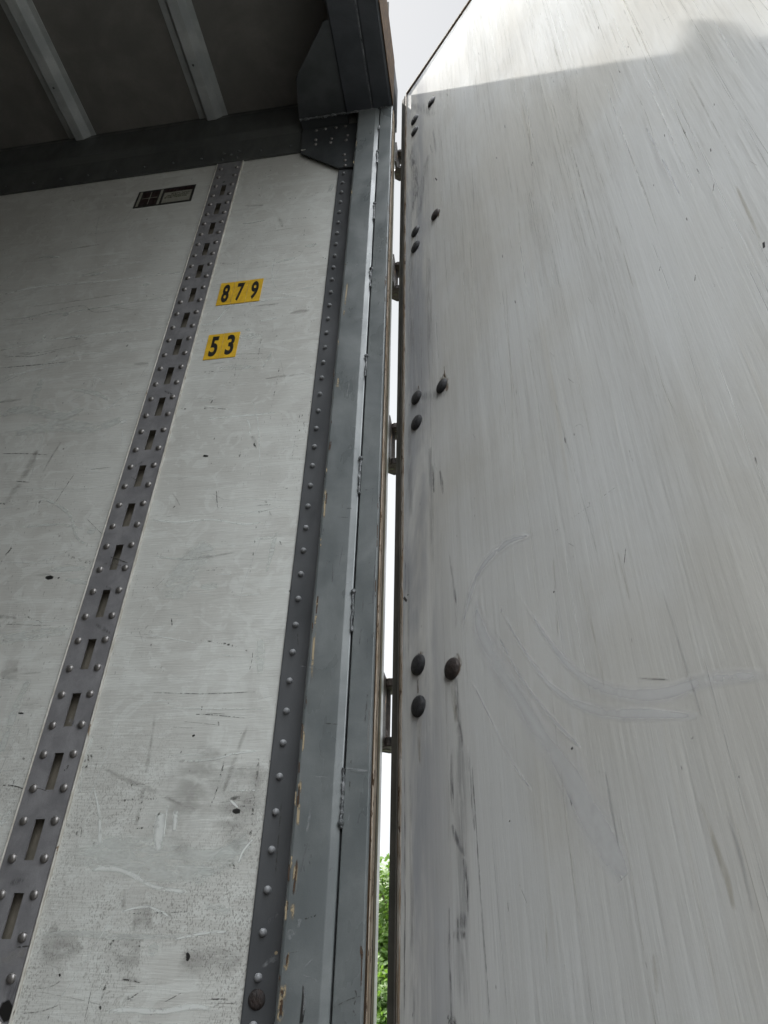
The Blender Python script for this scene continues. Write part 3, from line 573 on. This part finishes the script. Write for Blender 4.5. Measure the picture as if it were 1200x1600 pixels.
for k in range(130):
    q = random.random(); z = random.uniform(-0.1, 2.1)
    if q < 0.30: x = -0.2815+random.gauss(0, 0.0014); p = [(x, z), (x+0.001, z-random.uniform(0.004, 0.03))]; m_, w_ = random.choice([('k_tan', 3.5), ('k_brown', 2.5), ('k_tan', 2.5)])
    elif q < 0.42: x = -0.1785+random.gauss(0, 0.0012); p = [(x, z), (x+0.0005, z-random.uniform(0.01, 0.06))]; m_, w_ = random.choice([('k_brown', 2.0), ('k_smear', 3)])
    else:
        x = random.uniform(-0.278, -0.182); an = random.choice([0, 0.1, 1.5, 1.57, 1.6])+random.gauss(0, 0.15); L_ = random.uniform(0.005, 0.05)
        if -0.23 < x < -0.212: continue
        p = [(x, z), (min(x+math.cos(an)*min(L_, 0.02), -0.18), z+math.sin(an)*L_)]; m_, w_ = random.choice([('k_faint', 1.5), ('k_hair', 0.8), ('k_dots', 3), ('k_faint', 5), ('k_smear', 3)])
    mark(mb, p, w_, m_, PT, lambda a_, b_: (a_, b_))
post = mb.build('corner_post', T, lift=None, bevel=0.0006)
# weld beads on the seam
def weld(v0, v1, uf, blob=None):
    mb = MB(); n = max(6, int((v1-v0)/4)); pts = []
    for k in range(n+1):
        v = v0+(v1-v0)*k/n; x, z = wall_pt(uf(v), v, PF); pts.append((GX+random.uniform(-0.0010, 0.0010), PF+0.0012, z))
    mb.tube(pts, 0.0022, 'weld', 8, 0.45)
    if blob: x, z = wall_pt(uf(blob), blob, PF); mb.dome((GX, PF+0.0005, z), 0.0048, 0.0042, (0, -1, 0), 'weld', 12, 4)
    if blob: x, z = wall_pt(uf(v1), v1, PF); mb.dome((GX+0.001, PF+0.0005, z), 0.0028, 0.0028, (0, -1, 0), 'weld', 10, 3)
    o = mb.build('weld_bead', None, smooth=True, lift=None); adopt(o, post)
us = lambda v: 591-(v-180)*0.05
for a, b, bl in ((237, 254, 237), (318, 343, 318), (420, 448, 420), (556, 588, 556), (714, 770, 716), (920, 985, 924), (1200, 1290, None), (1270, 1292, 1286), (196, 202, None)): weld(a, b, us, bl)
# rusty stack of plate edges that faces the open doorway
def edge(y0, y1, x, mat, t0=None, t1=None, name='edge_trim', label=None, zt=2.262):
    t0 = y0 if t0 is None else t0; t1 = y1 if t1 is None else t1
    mb = MB(); mb.prism([(y0, ZF), (y1, ZF), (t1, zt), (t0, zt)], x-0.006, x, mat, lambda y, z, X: (X, y, z))
    return mb.build(name, T, lift=None, bevel=0.0005, label=label)
edge(1.0065, 1.0230, -0.1765, 'edge_brown', 1.0065, 1.0120); edge(1.0235, 1.0500, -0.1745, 'edge_tan', 1.0125, 1.0300, label='chipped rusty tan edge of the post')
edge(1.0505, 1.0700, -0.1785, 'edge_brown', 1.0305, 1.0360); edge(1.0705, 1.0870, -0.1758, 'edge_olive', 1.0365, 1.0500)
edge(1.0875, 1.1180, -0.1765, 'alu', 1.0505, 1.0680, 'skin_edge', 'pale aluminium edge of the outer skin')
mb = MB(); mb.box(-0.20, -0.1840, 1.0606, 1.0920, ZF-0.2, 2.28, 'dark'); mb.build('frame_web', T, lift=None)
mb = MB(); mb.box(-0.32, -0.197, 1.1205, 1.150, ZF-0.25, 2.588, 'outer'); mb.build('corner_sun_block', T, lift=None, bevel=0.003)  # unseen box added to keep direct sun off the door's hinge edge

# rear header beam over the doorway, and its lamps that notch the shadow on the door
ZH = 2.2647
mb = MB()
prof = [(-0.3238, 2.45), (-0.3238, ZH+0.004), (-0.3200, ZH), (-0.2440, ZH), (-0.2425, ZH+0.0035), (-0.2360, ZH+0.0035), (-0.2340, ZH+0.0008), (-0.1840, ZH+0.0008), (-0.1790, ZH+0.004), (-0.1760, ZH+0.010), (-0.1760, 2.588), (-0.20, 2.589), (-0.20, 2.45)]
mb.prism(prof, YO-0.05, 1.0025, 'header', lambda x, z, y: (x, y, z))
mb.box(-0.20, -0.1765, 1.0030, 1.0950, 2.290, 2.5870, 'header')
header = mb.build('header_beam', T, lift=None, bevel=0.001)
mb = MB(); mb.box(-0.1772, -0.1745, YO, 1.0030, ZH+0.004, 2.58, 'edge_brown'); o = mb.build('edge_trim', None, lift=None); adopt(o, header)
mb = MB(); mb.tube([(-0.2405, y, ZH+0.0040+random.uniform(-0.0008, 0.0008)) for y in [0.997-0.03*k for k in range(60)]], 0.0016, 'weld', 6, 0.3)
o = mb.build('weld_bead', None, lift=None, smooth=True); adopt(o, header)
def lamp(prof):
    mb = MB(); mb.prism(prof, -0.1965, -0.1765, 'rubber', lambda y, z, x: (x, y, z)); o = mb.build('marker_lamp', None, lift=None, bevel=0.002); adopt(o, header)
lamp([(0.882, 2.586), (0.877, 2.612), (0.873, 2.650), (0.870, 2.695), (0.867, 2.697), (0.865, 2.675), (0.863, 2.630), (0.862, 2.586)])
lamp([(0.838, 2.586), (0.834, 2.61), (0.829, 2.634), (0.81, 2.645), (0.72, 2.645), (0.70, 2.586)])
lamp([(-0.10, 2.586), (-0.11, 2.64), (-0.24, 2.64), (-0.25, 2.586)])

# gusset plates in the corner
mb = MB(); gs = [(-0.3215, 0.748), (-0.341, 0.751), (-0.4560, 0.884), (-0.4760, 1.0), (-0.4700, 1.0385), (-0.3215, 1.0385)]
mb.prism(gs, ZH+0.006, ZH+0.012, 'gusset', lambda x, y, z: (x, y, z)); mb.build('gusset_plate', T, lift=None, bevel=0.0008, label='horizontal corner plate under the header beam')
mb = MB(); gv = [(-0.4780, 2.268), (-0.4740, 2.255), (-0.4648, 2.124), (-0.3370, 2.006), (-0.2760, 2.000), (-0.2760, 2.268)]
mb.prism(gv, D-0.0125, D-0.0085, 'gusset', lambda x, z, y: (x, y, z)); gp = mb.build('gusset_plate', T, lift=None, bevel=0.0006, label='riveted upright corner plate beside the post')
bp = [(494.5, 204.5), (508.5, 202), (525, 200), (540, 197.5), (493.5, 219), (493, 226), (518, 217), (516.5, 223), (543, 212), (541, 219.5), (538, 242), (539, 251), (539, 259)]
one('rivet', rivet_fn(0.0055, 0.004, 'rivet', seg=12), gp, [(wall_pt(u, v, D-0.0125)[0], D-0.0125, wall_pt(u, v, D-0.0125)[1]) for u, v in bp])
mb = MB(); mb.tube([(-0.472+0.0055*k, 1.002+random.uniform(-.0015, .0015), ZH+0.001) for k in range(52)], 0.0032, 'weld', 7, 0.4); mb.build('weld_bead', T, lift=None, smooth=True)
mb = MB(); mb.tube([(-0.4655+0.003*k, D-0.009, 2.140+0.0004*k) for k in range(6)], 0.005, 'seal', 7, 0.3); mb.build('sealant_dab', T, lift=None, smooth=True)

# ------------------------------------------------------------ number decals and warning label
def glyph(ch, w, h, x, z, y, parent, bold=0.034):
    c = bpy.data.curves.new('numeral', 'FONT'); c.body = ch; c.size = 1; c.extrude = 0.0; c.offset = bold; c.resolution_u = 6
    t = bpy.data.objects.new('numeral', c); COL.objects.link(t); bpy.context.view_layer.update()
    me = bpy.data.meshes.new_from_object(t.evaluated_get(bpy.context.evaluated_depsgraph_get())); bpy.data.objects.remove(t)
    xsn = [v.co.x for v in me.vertices]; ysn = [v.co.y for v in me.vertices]
    sx = w/(max(xsn)-min(xsn)); sy = h/(max(ysn)-min(ysn)); cx = (max(xsn)+min(xsn))/2; cy = (max(ysn)+min(ysn))/2
    for v in me.vertices: v.co = ((v.co.x-cx)*sx, 0, (v.co.y-cy)*sy)
    me.materials.clear(); me.materials.append(M['ink'])
    o = bpy.data.objects.new('numeral', me); COL.objects.link(o); o.location = (x, y, z+EYE); adopt(o, parent)
def decal(chars, x0, x1, zb, zt, shear, slant=0.004):
    n = len(chars); w = (x1-x0)/n; dec = None
    mb = MB(); yb = D-0.0004
    for i in range(n):
        a, b = x0+w*i, x0+w*(i+1)-0.0010; k = shear*i
        mb.box(a, b, yb-0.0011, yb-0.0007*0, zb+k, zt+k, 'yellow')
    o = mb.build('number_decal', T, lift=None)
    o['label'] = 'yellow number tiles reading ' + chars
    for i, ch in enumerate(chars): glyph(ch, w*0.50, (zt-zb)*0.80, x0+w*(i+0.5), (zt+zb)/2+shear*i, yb-0.0016, o)
decal('879', -0.6245, -0.5085, 1.4335, 1.5240, 0.0003)
decal('53', -0.6220, -0.5410, 1.2320, 1.3205, 0.0006)
# warning label
mb = MB(); x0, x1, za, zb = -0.9795, -0.7925, 1.9555, 2.0465; y = D-0.0015
mb.box(x0, x1, y, D-0.0001, za, zb, 'ink')
lab = mb.build('warning_label', T, lift=None, label='small framed safety label with dark red picture and faded text')
def flat(name, a, b, c, d, mat, dy):
    mb = MB(); mb.box(x0+a, x0+b, y-dy, y-0.0001, za+c, za+d, mat); o = mb.build(name, None, lift=None); adopt(o, lab)
flat('stripe', 0.0070, 0.0145, 0.006, 0.085, 'label_white', 0.0006); flat('stripe', 0.0750, 0.0825, 0.004, 0.086, 'label_white', 0.0006)
flat('picture', 0.0195, 0.0705, 0.010, 0.080, 'label_red', 0.0006)
flat('divider', 0.0442, 0.0462, 0.011, 0.079, 'label_white', 0.0012); flat('divider', 0.0205, 0.0440, 0.0440, 0.0462, 'label_white', 0.0012); flat('divider', 0.0464, 0.0700, 0.0440, 0.0462, 'label_white', 0.0012)
flat('text_panel', 0.0905, 0.1800, 0.007, 0.064, 'label_white', 0.0006); flat('title_band', 0.0905, 0.1800, 0.065, 0.083, 'label_red', 0.0006)
a = Mat('faded_print', 0.5); a.color((0.10, 0.11, 0.07)).alpha(a.ramp(a.noise((1, 1, 0.5), 330, 3, 0.7), 0.45, 0.56, 0, 0.8)); M['print'] = a.m
for k, zz_ in enumerate((0.050, 0.040, 0.030)): flat('print_line', 0.096+0.004*(2-k)+(0.01 if k == 0 else 0), 0.176-0.004*k, zz_, zz_+0.0065, 'print', 0.0012)

# ------------------------------------------------------------ the open rear door
th = math.atan2(DOORD.y, DOORD.x)
DL = (DOOR0.x, DOOR0.y, EYE)
DB = Matrix.Translation(DL) @ Matrix.Rotation(th, 4, 'Z')
def dpart(mb, name, parent, smooth=False, bevel=0.0, label=None, loc=None):
    o = mb.build(name, None, smooth=smooth, bevel=bevel, label=label, lift=0.0)
    if parent is T:
        o.parent = T; o.location = DL; o.rotation_euler = (0, 0, th); o.matrix_parent_inverse = BASES['trailer'].inverted()
    else:
        o.parent = parent
        if loc: o.location = loc
    return o
ZT = 2.516; ZB = ZF-0.12; SW = 1.235
DT = lambda s, z, h: (s, -h, z)
mb = MB(); mb.box(0.0235, SW, 0.0, 0.030, ZB, ZT-0.012, 'door')
V = lambda u, v: (u, v)
DM = [
 # swept arcs
 ([(742, 930), (752, 985), (785, 1050), (835, 1130), (890, 1215), (935, 1300), (975, 1372)], [20, 48, 58, 60, 66, 54, 24], 'k_door_wipe'),
 ([(800, 905), (840, 975), (890, 1040), (950, 1078), (1030, 1085), (1110, 1062), (1200, 1055)], [6, 14, 20, 26, 26, 22, 16], 'k_door_wipe'),
 ([(780, 945), (815, 1010), (865, 1075), (930, 1110), (1010, 1115), (1090, 1120)], [6, 12, 18, 22, 20, 10], 'k_door_wipe'),
 ([(775, 985), (815, 1060), (870, 1130), (910, 1170)], [5, 10, 12, 6], 'k_door_wipe'),
 ([(735, 1060), (765, 1120), (800, 1190), (835, 1240)], [3, 6, 7, 4], 'k_door_wipe'),
 ([(720, 990), (745, 900), (790, 850), (840, 835)], [8, 26, 30, 10], 'k_door_wipe'),
 # runs
 ([(1095, 1250), (1118, 1320), (1135, 1370), (1148, 1425)], [4, 8, 10, 5], 'k_door_run'), ([(1125, 1240), (1155, 1330), (1178, 1430)], [3, 6, 4], 'k_door_grey'),
 ([(945, 1200), (968, 1330)], [3, 6, 3], 'k_door_grey'), ([(852, 1400), (856, 1520)], [2, 5, 2], 'k_door_run'), ([(1020, 1480), (1028, 1560)], [4, 9, 4], 'k_door_run'),
 ([(860, 600), (905, 760), (935, 870)], 3, 'k_door_grey'), ([(790, 440), (800, 620), (805, 800)], 3, 'k_door_run'), ([(1030, 905), (1078, 1060), (1100, 1130)], [3, 5, 3], 'k_door_grey'),
 ([(905, 900), (935, 1020), (945, 1080)], [4, 6, 3], 'k_door_run'), ([(865, 870), (873, 1000)], [2, 4, 2], 'k_door_run'), ([(965, 860), (985, 940)], 3, 'k_door_run'),
 ([(808, 280), (815, 420)], [2, 4, 2], 'k_door_run'), ([(825, 170), (835, 320)], [3, 5, 2], 'k_door_run'), ([(853, 340), (875, 450)], 3, 'k_door_grey'),
 ([(900, 130), (907, 220)], 2.5, 'k_door_run'), ([(962, 350), (990, 450)], 3, 'k_door_run'), ([(700, 250), (704, 330)], 2, 'k_door_grey'), ([(714, 280), (716, 360)], 2, 'k_door_grey'),
 ([(735, 200), (745, 420)], [2, 4, 2], 'k_door_run'), ([(1010, 200), (1070, 320)], [4, 8, 4], 'k_door_wipe'), ([(1150, 290), (1195, 390)], [4, 6, 4], 'k_door_run'),
 # small nicks
 ([(1068, 204), (1071, 209)], 3, 'k_dark'), ([(1116, 284), (1114, 300)], 1.5, 'k_dark'), ([(1110, 232), (1111, 237)], 2, 'k_dark'), ([(1088, 262), (1093, 272)], 1.5, 'k_dark'),
 ([(1032, 416), (1030, 424)], 1.5, 'k_dark'), ([(1087, 428), (1085, 444)], 1.5, 'k_dark'), ([(1193, 378), (1194, 388)], 3.5, 'k_chip'), ([(1196, 405), (1198, 425)], 2.5, 'k_dots'),
 ([(1115, 437), (1117, 448)], [2, 5, 2], 'k_dots'), ([(631, 933), (636, 940)], 6, 'k_chip'), ([(636, 930), (639, 929)], 3, 'k_dark'),
 ([(995, 1059), (1020, 1061), (1045, 1062)], [2, 6, 3], 'k_grey'), ([(1000, 1060), (1042, 1062)], 1.5, 'k_hair'),
 ([(890, 812), (915, 795), (985, 745)], 1.3, 'k_dots'), ([(865, 832), (885, 818)], 1.2, 'k_dots'), ([(920, 780), (924, 812)], 1.6, 'k_dots'), ([(978, 855), (975, 885)], 1.6, 'k_dark'),
 ([(898, 667), (906, 663), (912, 668)], 1.2, 'k_hair'), ([(783, 958), (784, 950)], 1.5, 'k_dark'), ([(793, 1405), (795, 1428)], 1.2, 'k_dark'),
 ([(1080, 1155), (1085, 1150)], 3, 'k_hair'), ([(893, 1168), (895, 1171)], 4, 'k_chip'), ([(1155, 1200), (1155, 1224)], 1.6, 'k_dots'), ([(938, 1208), (936, 1204)], 2, 'k_hair'),
 ([(796, 1282), (797, 1284)], 3, 'k_chip'), ([(865, 924), (866, 926)], 3, 'k_chip'), ([(680, 278), (683, 282)], 4, 'k_chip'),
 # dark rub marks low by the hinge
 ([(736, 1175), (742, 1260), (750, 1390), (758, 1500), (766, 1600)], [2, 3.0, 3.5, 3.5, 3], 'k_smear'), ([(737, 1178), (752, 1400), (767, 1602)], 1.3, 'k_hair'),
 ([(732, 1170), (736, 1230), (742, 1300)], [6, 13, 5], 'k_smear'), ([(706, 1165), (707, 1240), (712, 1285)], [5, 12, 4], 'k_smear'),
 ([(706, 1288), (714, 1310), (728, 1336)], [6, 15, 5], 'k_smear'), ([(708, 1290), (716, 1320), (727, 1338)], [4, 9, 3], 'k_door_grey'), ([(725, 1340), (729, 1370), (732, 1425)], [7, 13, 8], 'k_smear'),
 ([(728, 1360), (731, 1400), (730, 1440)], [4, 8, 5], 'k_smear'), ([(712, 1445), (722, 1440), (730, 1436)], [14, 24, 12], 'k_smear'), ([(706, 1460), (729, 1462)], [10, 18, 8], 'k_smear'),
 ([(702, 1415), (703, 1480), (706, 1600)], [2, 6, 5], 'k_smear'), ([(700, 1580), (706, 1602), (708, 1612)], [8, 22, 26], 'k_dots'), ([(702, 1592), (712, 1604)], [8, 18, 18], 'k_smear'),
 ([(712, 1060), (716, 1120), (722, 1170)], [10, 20, 12], 'k_smear'), ([(720, 1150), (724, 1600)], [38, 36, 34], 'k_door_grey'), ([(700, 1130), (702, 1400)], 2.5, 'k_door_grey'),
 ([(632, 1180), (633, 1300), (633, 1450), (632, 1602)], [3, 5, 6, 5], 'k_smear'), ([(642, 1200), (644, 1400), (646, 1600)], [8, 16, 18], 'k_door_grey'),
 ([(634, 850), (634, 930)], [3, 6, 3], 'k_smear'), ([(638, 880), (638, 1030)], [8, 12, 8], 'k_door_grey'),
 # rub marks by the upper hinges
 ([(638, 165), (660, 170), (680, 180)], [20, 46, 20], 'k_door_grey'), ([(640, 230), (650, 280), (646, 330)], [30, 50, 30], 'k_smear'), ([(676, 200), (682, 240)], [10, 16, 8], 'k_door_grey'),
 ([(672, 225), (676, 240)], [4, 10, 3], 'k_smear'), ([(655, 340), (660, 290), (670, 240)], [30, 50, 26], 'k_door_grey'), ([(640, 400), (644, 560)], [24, 34, 24], 'k_door_grey'),
 ([(670, 380), (672, 560)], [16, 30, 16], 'k_door_grey'), ([(676, 725), (678, 770)], [6, 12, 5], 'k_smear'), ([(688, 735), (693, 775)], [5, 12, 4], 'k_smear'), ([(672, 700), (676, 900)], [14, 26, 12], 'k_door_grey'),
 ([(700, 850), (712, 940), (712, 985)], [4, 9, 4], 'k_smear'), ([(640, 660), (642, 820)], [16, 26, 14], 'k_door_grey'),
 ([(655, 620), (700, 615)], [26, 40, 20], 'k_door_grey'),
 # rust blooms at the bolts
 ([(694, 570), (696, 600)], [2, 5, 5], 'k_rust'), ([(690, 586), (700, 612)], [18, 32, 10], 'k_rust'), ([(654, 602), (655, 618)], [3, 9, 6], 'k_rust'),
 ([(712, 1020), (716, 1040), (714, 1056)], [12, 22, 10], 'k_rust'), ([(706, 1060), (714, 1130)], [10, 16, 10], 'k_door_run'), ([(655, 1018), (661, 1030)], [12, 22, 10], 'k_rust'),
 ([(653, 1058), (653, 1085)], [4, 6, 4], 'k_rust'), ([(654, 1122), (656, 1200)], [8, 12, 6], 'k_door_run'), ([(684, 325), (686, 340)], [10, 18, 8], 'k_rust'), ([(677, 148), (678, 165)], [8, 14, 6], 'k_rust'),
]
for pts, w, mat in DM: mark(mb, pts, w, mat, DT, door_pt)
random.seed(5)
for k in range(120):                                       # thin rain runs and faint scrapes
    s_ = random.uniform(0.03, 1.15); z_ = random.uniform(-0.2, 2.48); L_ = random.uniform(0.06, 0.7)*(1 if random.random() < 0.8 else 1.6); w_ = random.uniform(0.8, 2.2)
    m_ = random.choice(['k_door_run', 'k_door_grey', 'k_door_wipe', 'k_door_grey', 'k_door_run'])
    mark(mb, [(s_, z_), (s_+random.gauss(0, .0015), z_-L_*0.5), (s_+random.gauss(0, .003), z_-L_)], [w_*0.6, w_, w_*0.4], m_, DT, lambda a_, b_: (a_, b_))
for k in range(260):                                       # runs coming down from the top edge
    s_ = random.uniform(0.04, 1.18); z_ = random.uniform(1.15, 2.49); L_ = random.uniform(0.08, 0.5); w_ = random.choice([0.8, 1.5, 2.5, 4.0])
    mark(mb, [(s_, z_), (s_+random.gauss(0, .001), z_-L_*0.5), (s_+random.gauss(0, .002), z_-L_)], [w_, w_*0.8, w_*0.3], random.choice(['k_streak', 'k_streak', 'k_pale_run']), DT, lambda a_, b_: (a_, b_))
for k in range(46):
    s_ = random.uniform(0.1, 1.1); z_ = random.uniform(0, 2.3); an = random.gauss(1.57, 0.6); L_ = random.uniform(0.004, 0.03)
    mark(mb, [(s_, z_), (s_+math.cos(an)*L_, z_+math.sin(an)*L_)], random.uniform(0.6, 1.6), random.choice(['k_hair', 'k_dots', 'k_hair', 'k_grey']), DT, lambda a_, b_: (a_, b_))
door = dpart(mb, 'rear_door', T, label='open white rear door with faint vertical dirt streaks')
# dark seal along the hinge edge, pale bead, rusty top edge
mb = MB(); mb.box(-0.0085, -0.0052, 0.002, 0.031, ZB, ZT, 'dark'); mb.box(-0.0050, 0.0100, -0.001, 0.031, ZB, ZT, 'rubber'); mb.box(0.0102, 0.0145, -0.0028, 0.0310, ZB, ZT, 'rubber'); dpart(mb, 'edge_seal', door, bevel=0.0012)
mb = MB(); mb.box(0.0147, 0.0172, -0.0008, 0.02, ZB, ZT-0.001, 'edge_brown'); dpart(mb, 'rust_seam', door)
mb = MB(); mb.box(0.0174, 0.0233, -0.0022, 0.02, ZB, ZT-0.001, 'door_edge'); dpart(mb, 'edge_bead', door, bevel=0.0006)
mb = MB(); mb.box(0.0240, SW, -0.0020, 0.030, ZT-0.0115, ZT-0.007, 'edge_brown'); mb.box(0.0240, SW, -0.0050, 0.024, ZT-0.0066, ZT-0.001, 'door_edge'); mb.box(0.0240, SW, -0.0042, 0.031, ZT-0.0008, ZT+0.004, 'edge_brown'); dpart(mb, 'top_edge_trim', door, bevel=0.0006)
mb = MB(); mb.box(SW+0.0005, SW+0.02, -0.003, 0.032, ZB, ZT, 'rubber'); dpart(mb, 'edge_seal', door)
def bolt(s, z, mat, label=None):
    mb = MB(); mb.dome((0, 0, 0), 0.0172*random.uniform(0.94, 1.05), 0.0070, (0, -1, 0), mat, 28, 6, 0.001); dpart(mb, 'bolt_head', door, smooth=True, loc=(s, -0.0002, z), label=label)
HZ = [(0.4447, 0.3761), (1.0454, 0.9743), (1.6525, 1.5848), (2.2563, 2.1841)]
for i, (a_, b_) in enumerate(HZ):
    bolt(0.0675, a_, 'bolt'); bolt(0.0675, b_, 'bolt')
    bolt(0.1520, (a_+b_)/2, 'bolt_rust' if i in (0, 2) else 'bolt', 'black bolt head rimmed with rust' if i in (0, 2) else None)
# hinges: two knuckles, pin and strap
for i, zc in enumerate([0.405, 1.010, 1.612, 2.220]):
    hb = bpy.data.objects.new('hinge', None)
    mb = MB(); L = 0.060
    mb.box(-0.186, -0.1795, 1.1190, 1.1560, -L, L, 'hinge')
    ho = mb.build('hinge', None, (0, 0, zc+EYE), bevel=0.001); adopt(ho, T)
    for dz in (-0.053, 0.050):
        k = MB(); k.prism([(-0.190, 1.150), (-0.175, 1.142), (-0.110, 1.150), (-0.110, 1.168), (-0.178, 1.186), (-0.192, 1.176)], dz-0.008, dz+0.008, 'hinge', lambda x, y, z: (x, y, z))
        ko = k.build('knuckle', None, (0, 0, 0), bevel=0.002); adopt(ko, ho)
    k = MB(); k.tube([(-0.1800, 1.164, z) for z in (-0.062, -0.02, 0.02, 0.060)], 0.0065, 'hinge', 12, 0.05); k.dome((-0.18, 1.164, 0.060), 0.010, 0.005, (0, 0, 1), 'hinge', 12, 3)
    ko = k.build('pin', None, (0, 0, 0), smooth=True); adopt(ko, ho)
    k = MB(); k.box(0.0, 0.17, 0.0312, 0.037, -0.055, 0.055, 'hinge'); ko = dpart(k, 'hinge_strap', door, loc=(0, 0, zc))

# stray wire at the header corner
mb = MB(); mb.tube([(-0.1740, 1.012, 2.285), (-0.1700, 1.012, 2.27), (-0.1655, 1.013, 2.235), (-0.1635, 1.014, 2.19), (-0.1642, 1.015, 2.15)], 0.0005, 'rubber', 6); mb.build('loose_wire', T, lift=None, smooth=True)

# ------------------------------------------------------------ trees behind the trailer
def leafmat(n, c1, c2):
    a = Mat(n, 0.55); a.color(a.mix(a.ramp(a.noise((1, 1, 1), 1.7, 4), 0.35, 0.65), c1, c2)); a.p.inputs['Transmission Weight'].default_value = 0.0
    tr = a.n('ShaderNodeBsdfTranslucent'); tr.inputs['Color'].default_value = (0.14, 0.26, 0.03, 1); x = a.n('ShaderNodeMixShader'); x.inputs[0].default_value = 0.4
    a.t.links.new(a.p.outputs[0], x.inputs[1]); a.t.links.new(tr.outputs[0], x.inputs[2]); a.t.links.new(x.outputs[0], a.o.inputs['Surface']); return a.m
M['leaf'] = leafmat('green_leaves', (0.07, 0.13, 0.03), (0.11, 0.18, 0.04)); M['bark'] = paint('grey_brown_bark', (0.10, 0.08, 0.06), (0.16, 0.13, 0.10), 0.9, 0, 6, bump=0.01)
def make_tree(loc, h, rad, seed, label, group='trees beyond the trailer'):
    random.seed(seed); t = empty('leafy_tree', loc, label, 'tree', group)
    mb = MB(); mb.tube([(random.uniform(-.06, .06)*k, random.uniform(-.06, .06)*k, h*0.13*k) for k in range(7)], lambda q: 0.16*(1-q)+0.03, 'bark', 10)
    cl_ = []
    for k in range(46):
        an = random.uniform(0, 2*math.pi); q = random.random(); rr = rad*math.sqrt(random.random())*(0.35+0.65*math.sin(math.pi*min(1, q*0.9+0.12)))
        cl_.append(Vector((rr*math.cos(an), rr*math.sin(an), h*(0.16+0.78*q))))
    for c in cl_[:16]:
        z = min(c.z*0.6, h*0.6); mb.tube([(0, 0, z), tuple(Vector((0, 0, z)).lerp(c, 0.5)+Vector((0, 0, .1))), tuple(c)], lambda q: 0.05*(1-q)+0.012, 'bark', 6)
    tk = mb.build('trunk', None); tk.parent = t
    mb = MB()
    for c in cl_:
        R_ = rad*random.uniform(0.22, 0.42)
        for j in range(420):
            d = Vector((random.gauss(0, 1), random.gauss(0, 1), random.gauss(0, .8))).normalized()*R_*random.random()**0.4; p = c+d
            a1 = Vector((random.gauss(0, 1), random.gauss(0, 1), random.gauss(0, .6))).normalized(); a2 = a1.orthogonal().normalized(); s = random.uniform(0.05, 0.10)
            mb.face([p-a1*s, p+a2*s*0.55, p+a1*s, p-a2*s*0.55], 'leaf')
    cr_ = mb.build('crown', None); cr_.parent = t
    return t
make_tree((-2.25, 18.4, 0), 4.75, 1.9, 3, 'bright green tree seen through the gap beside the open door')
make_tree((-5.0, 26.5, 0), 5.6, 2.6, 12, 'second tree showing dark green behind the leaves of the nearer one')
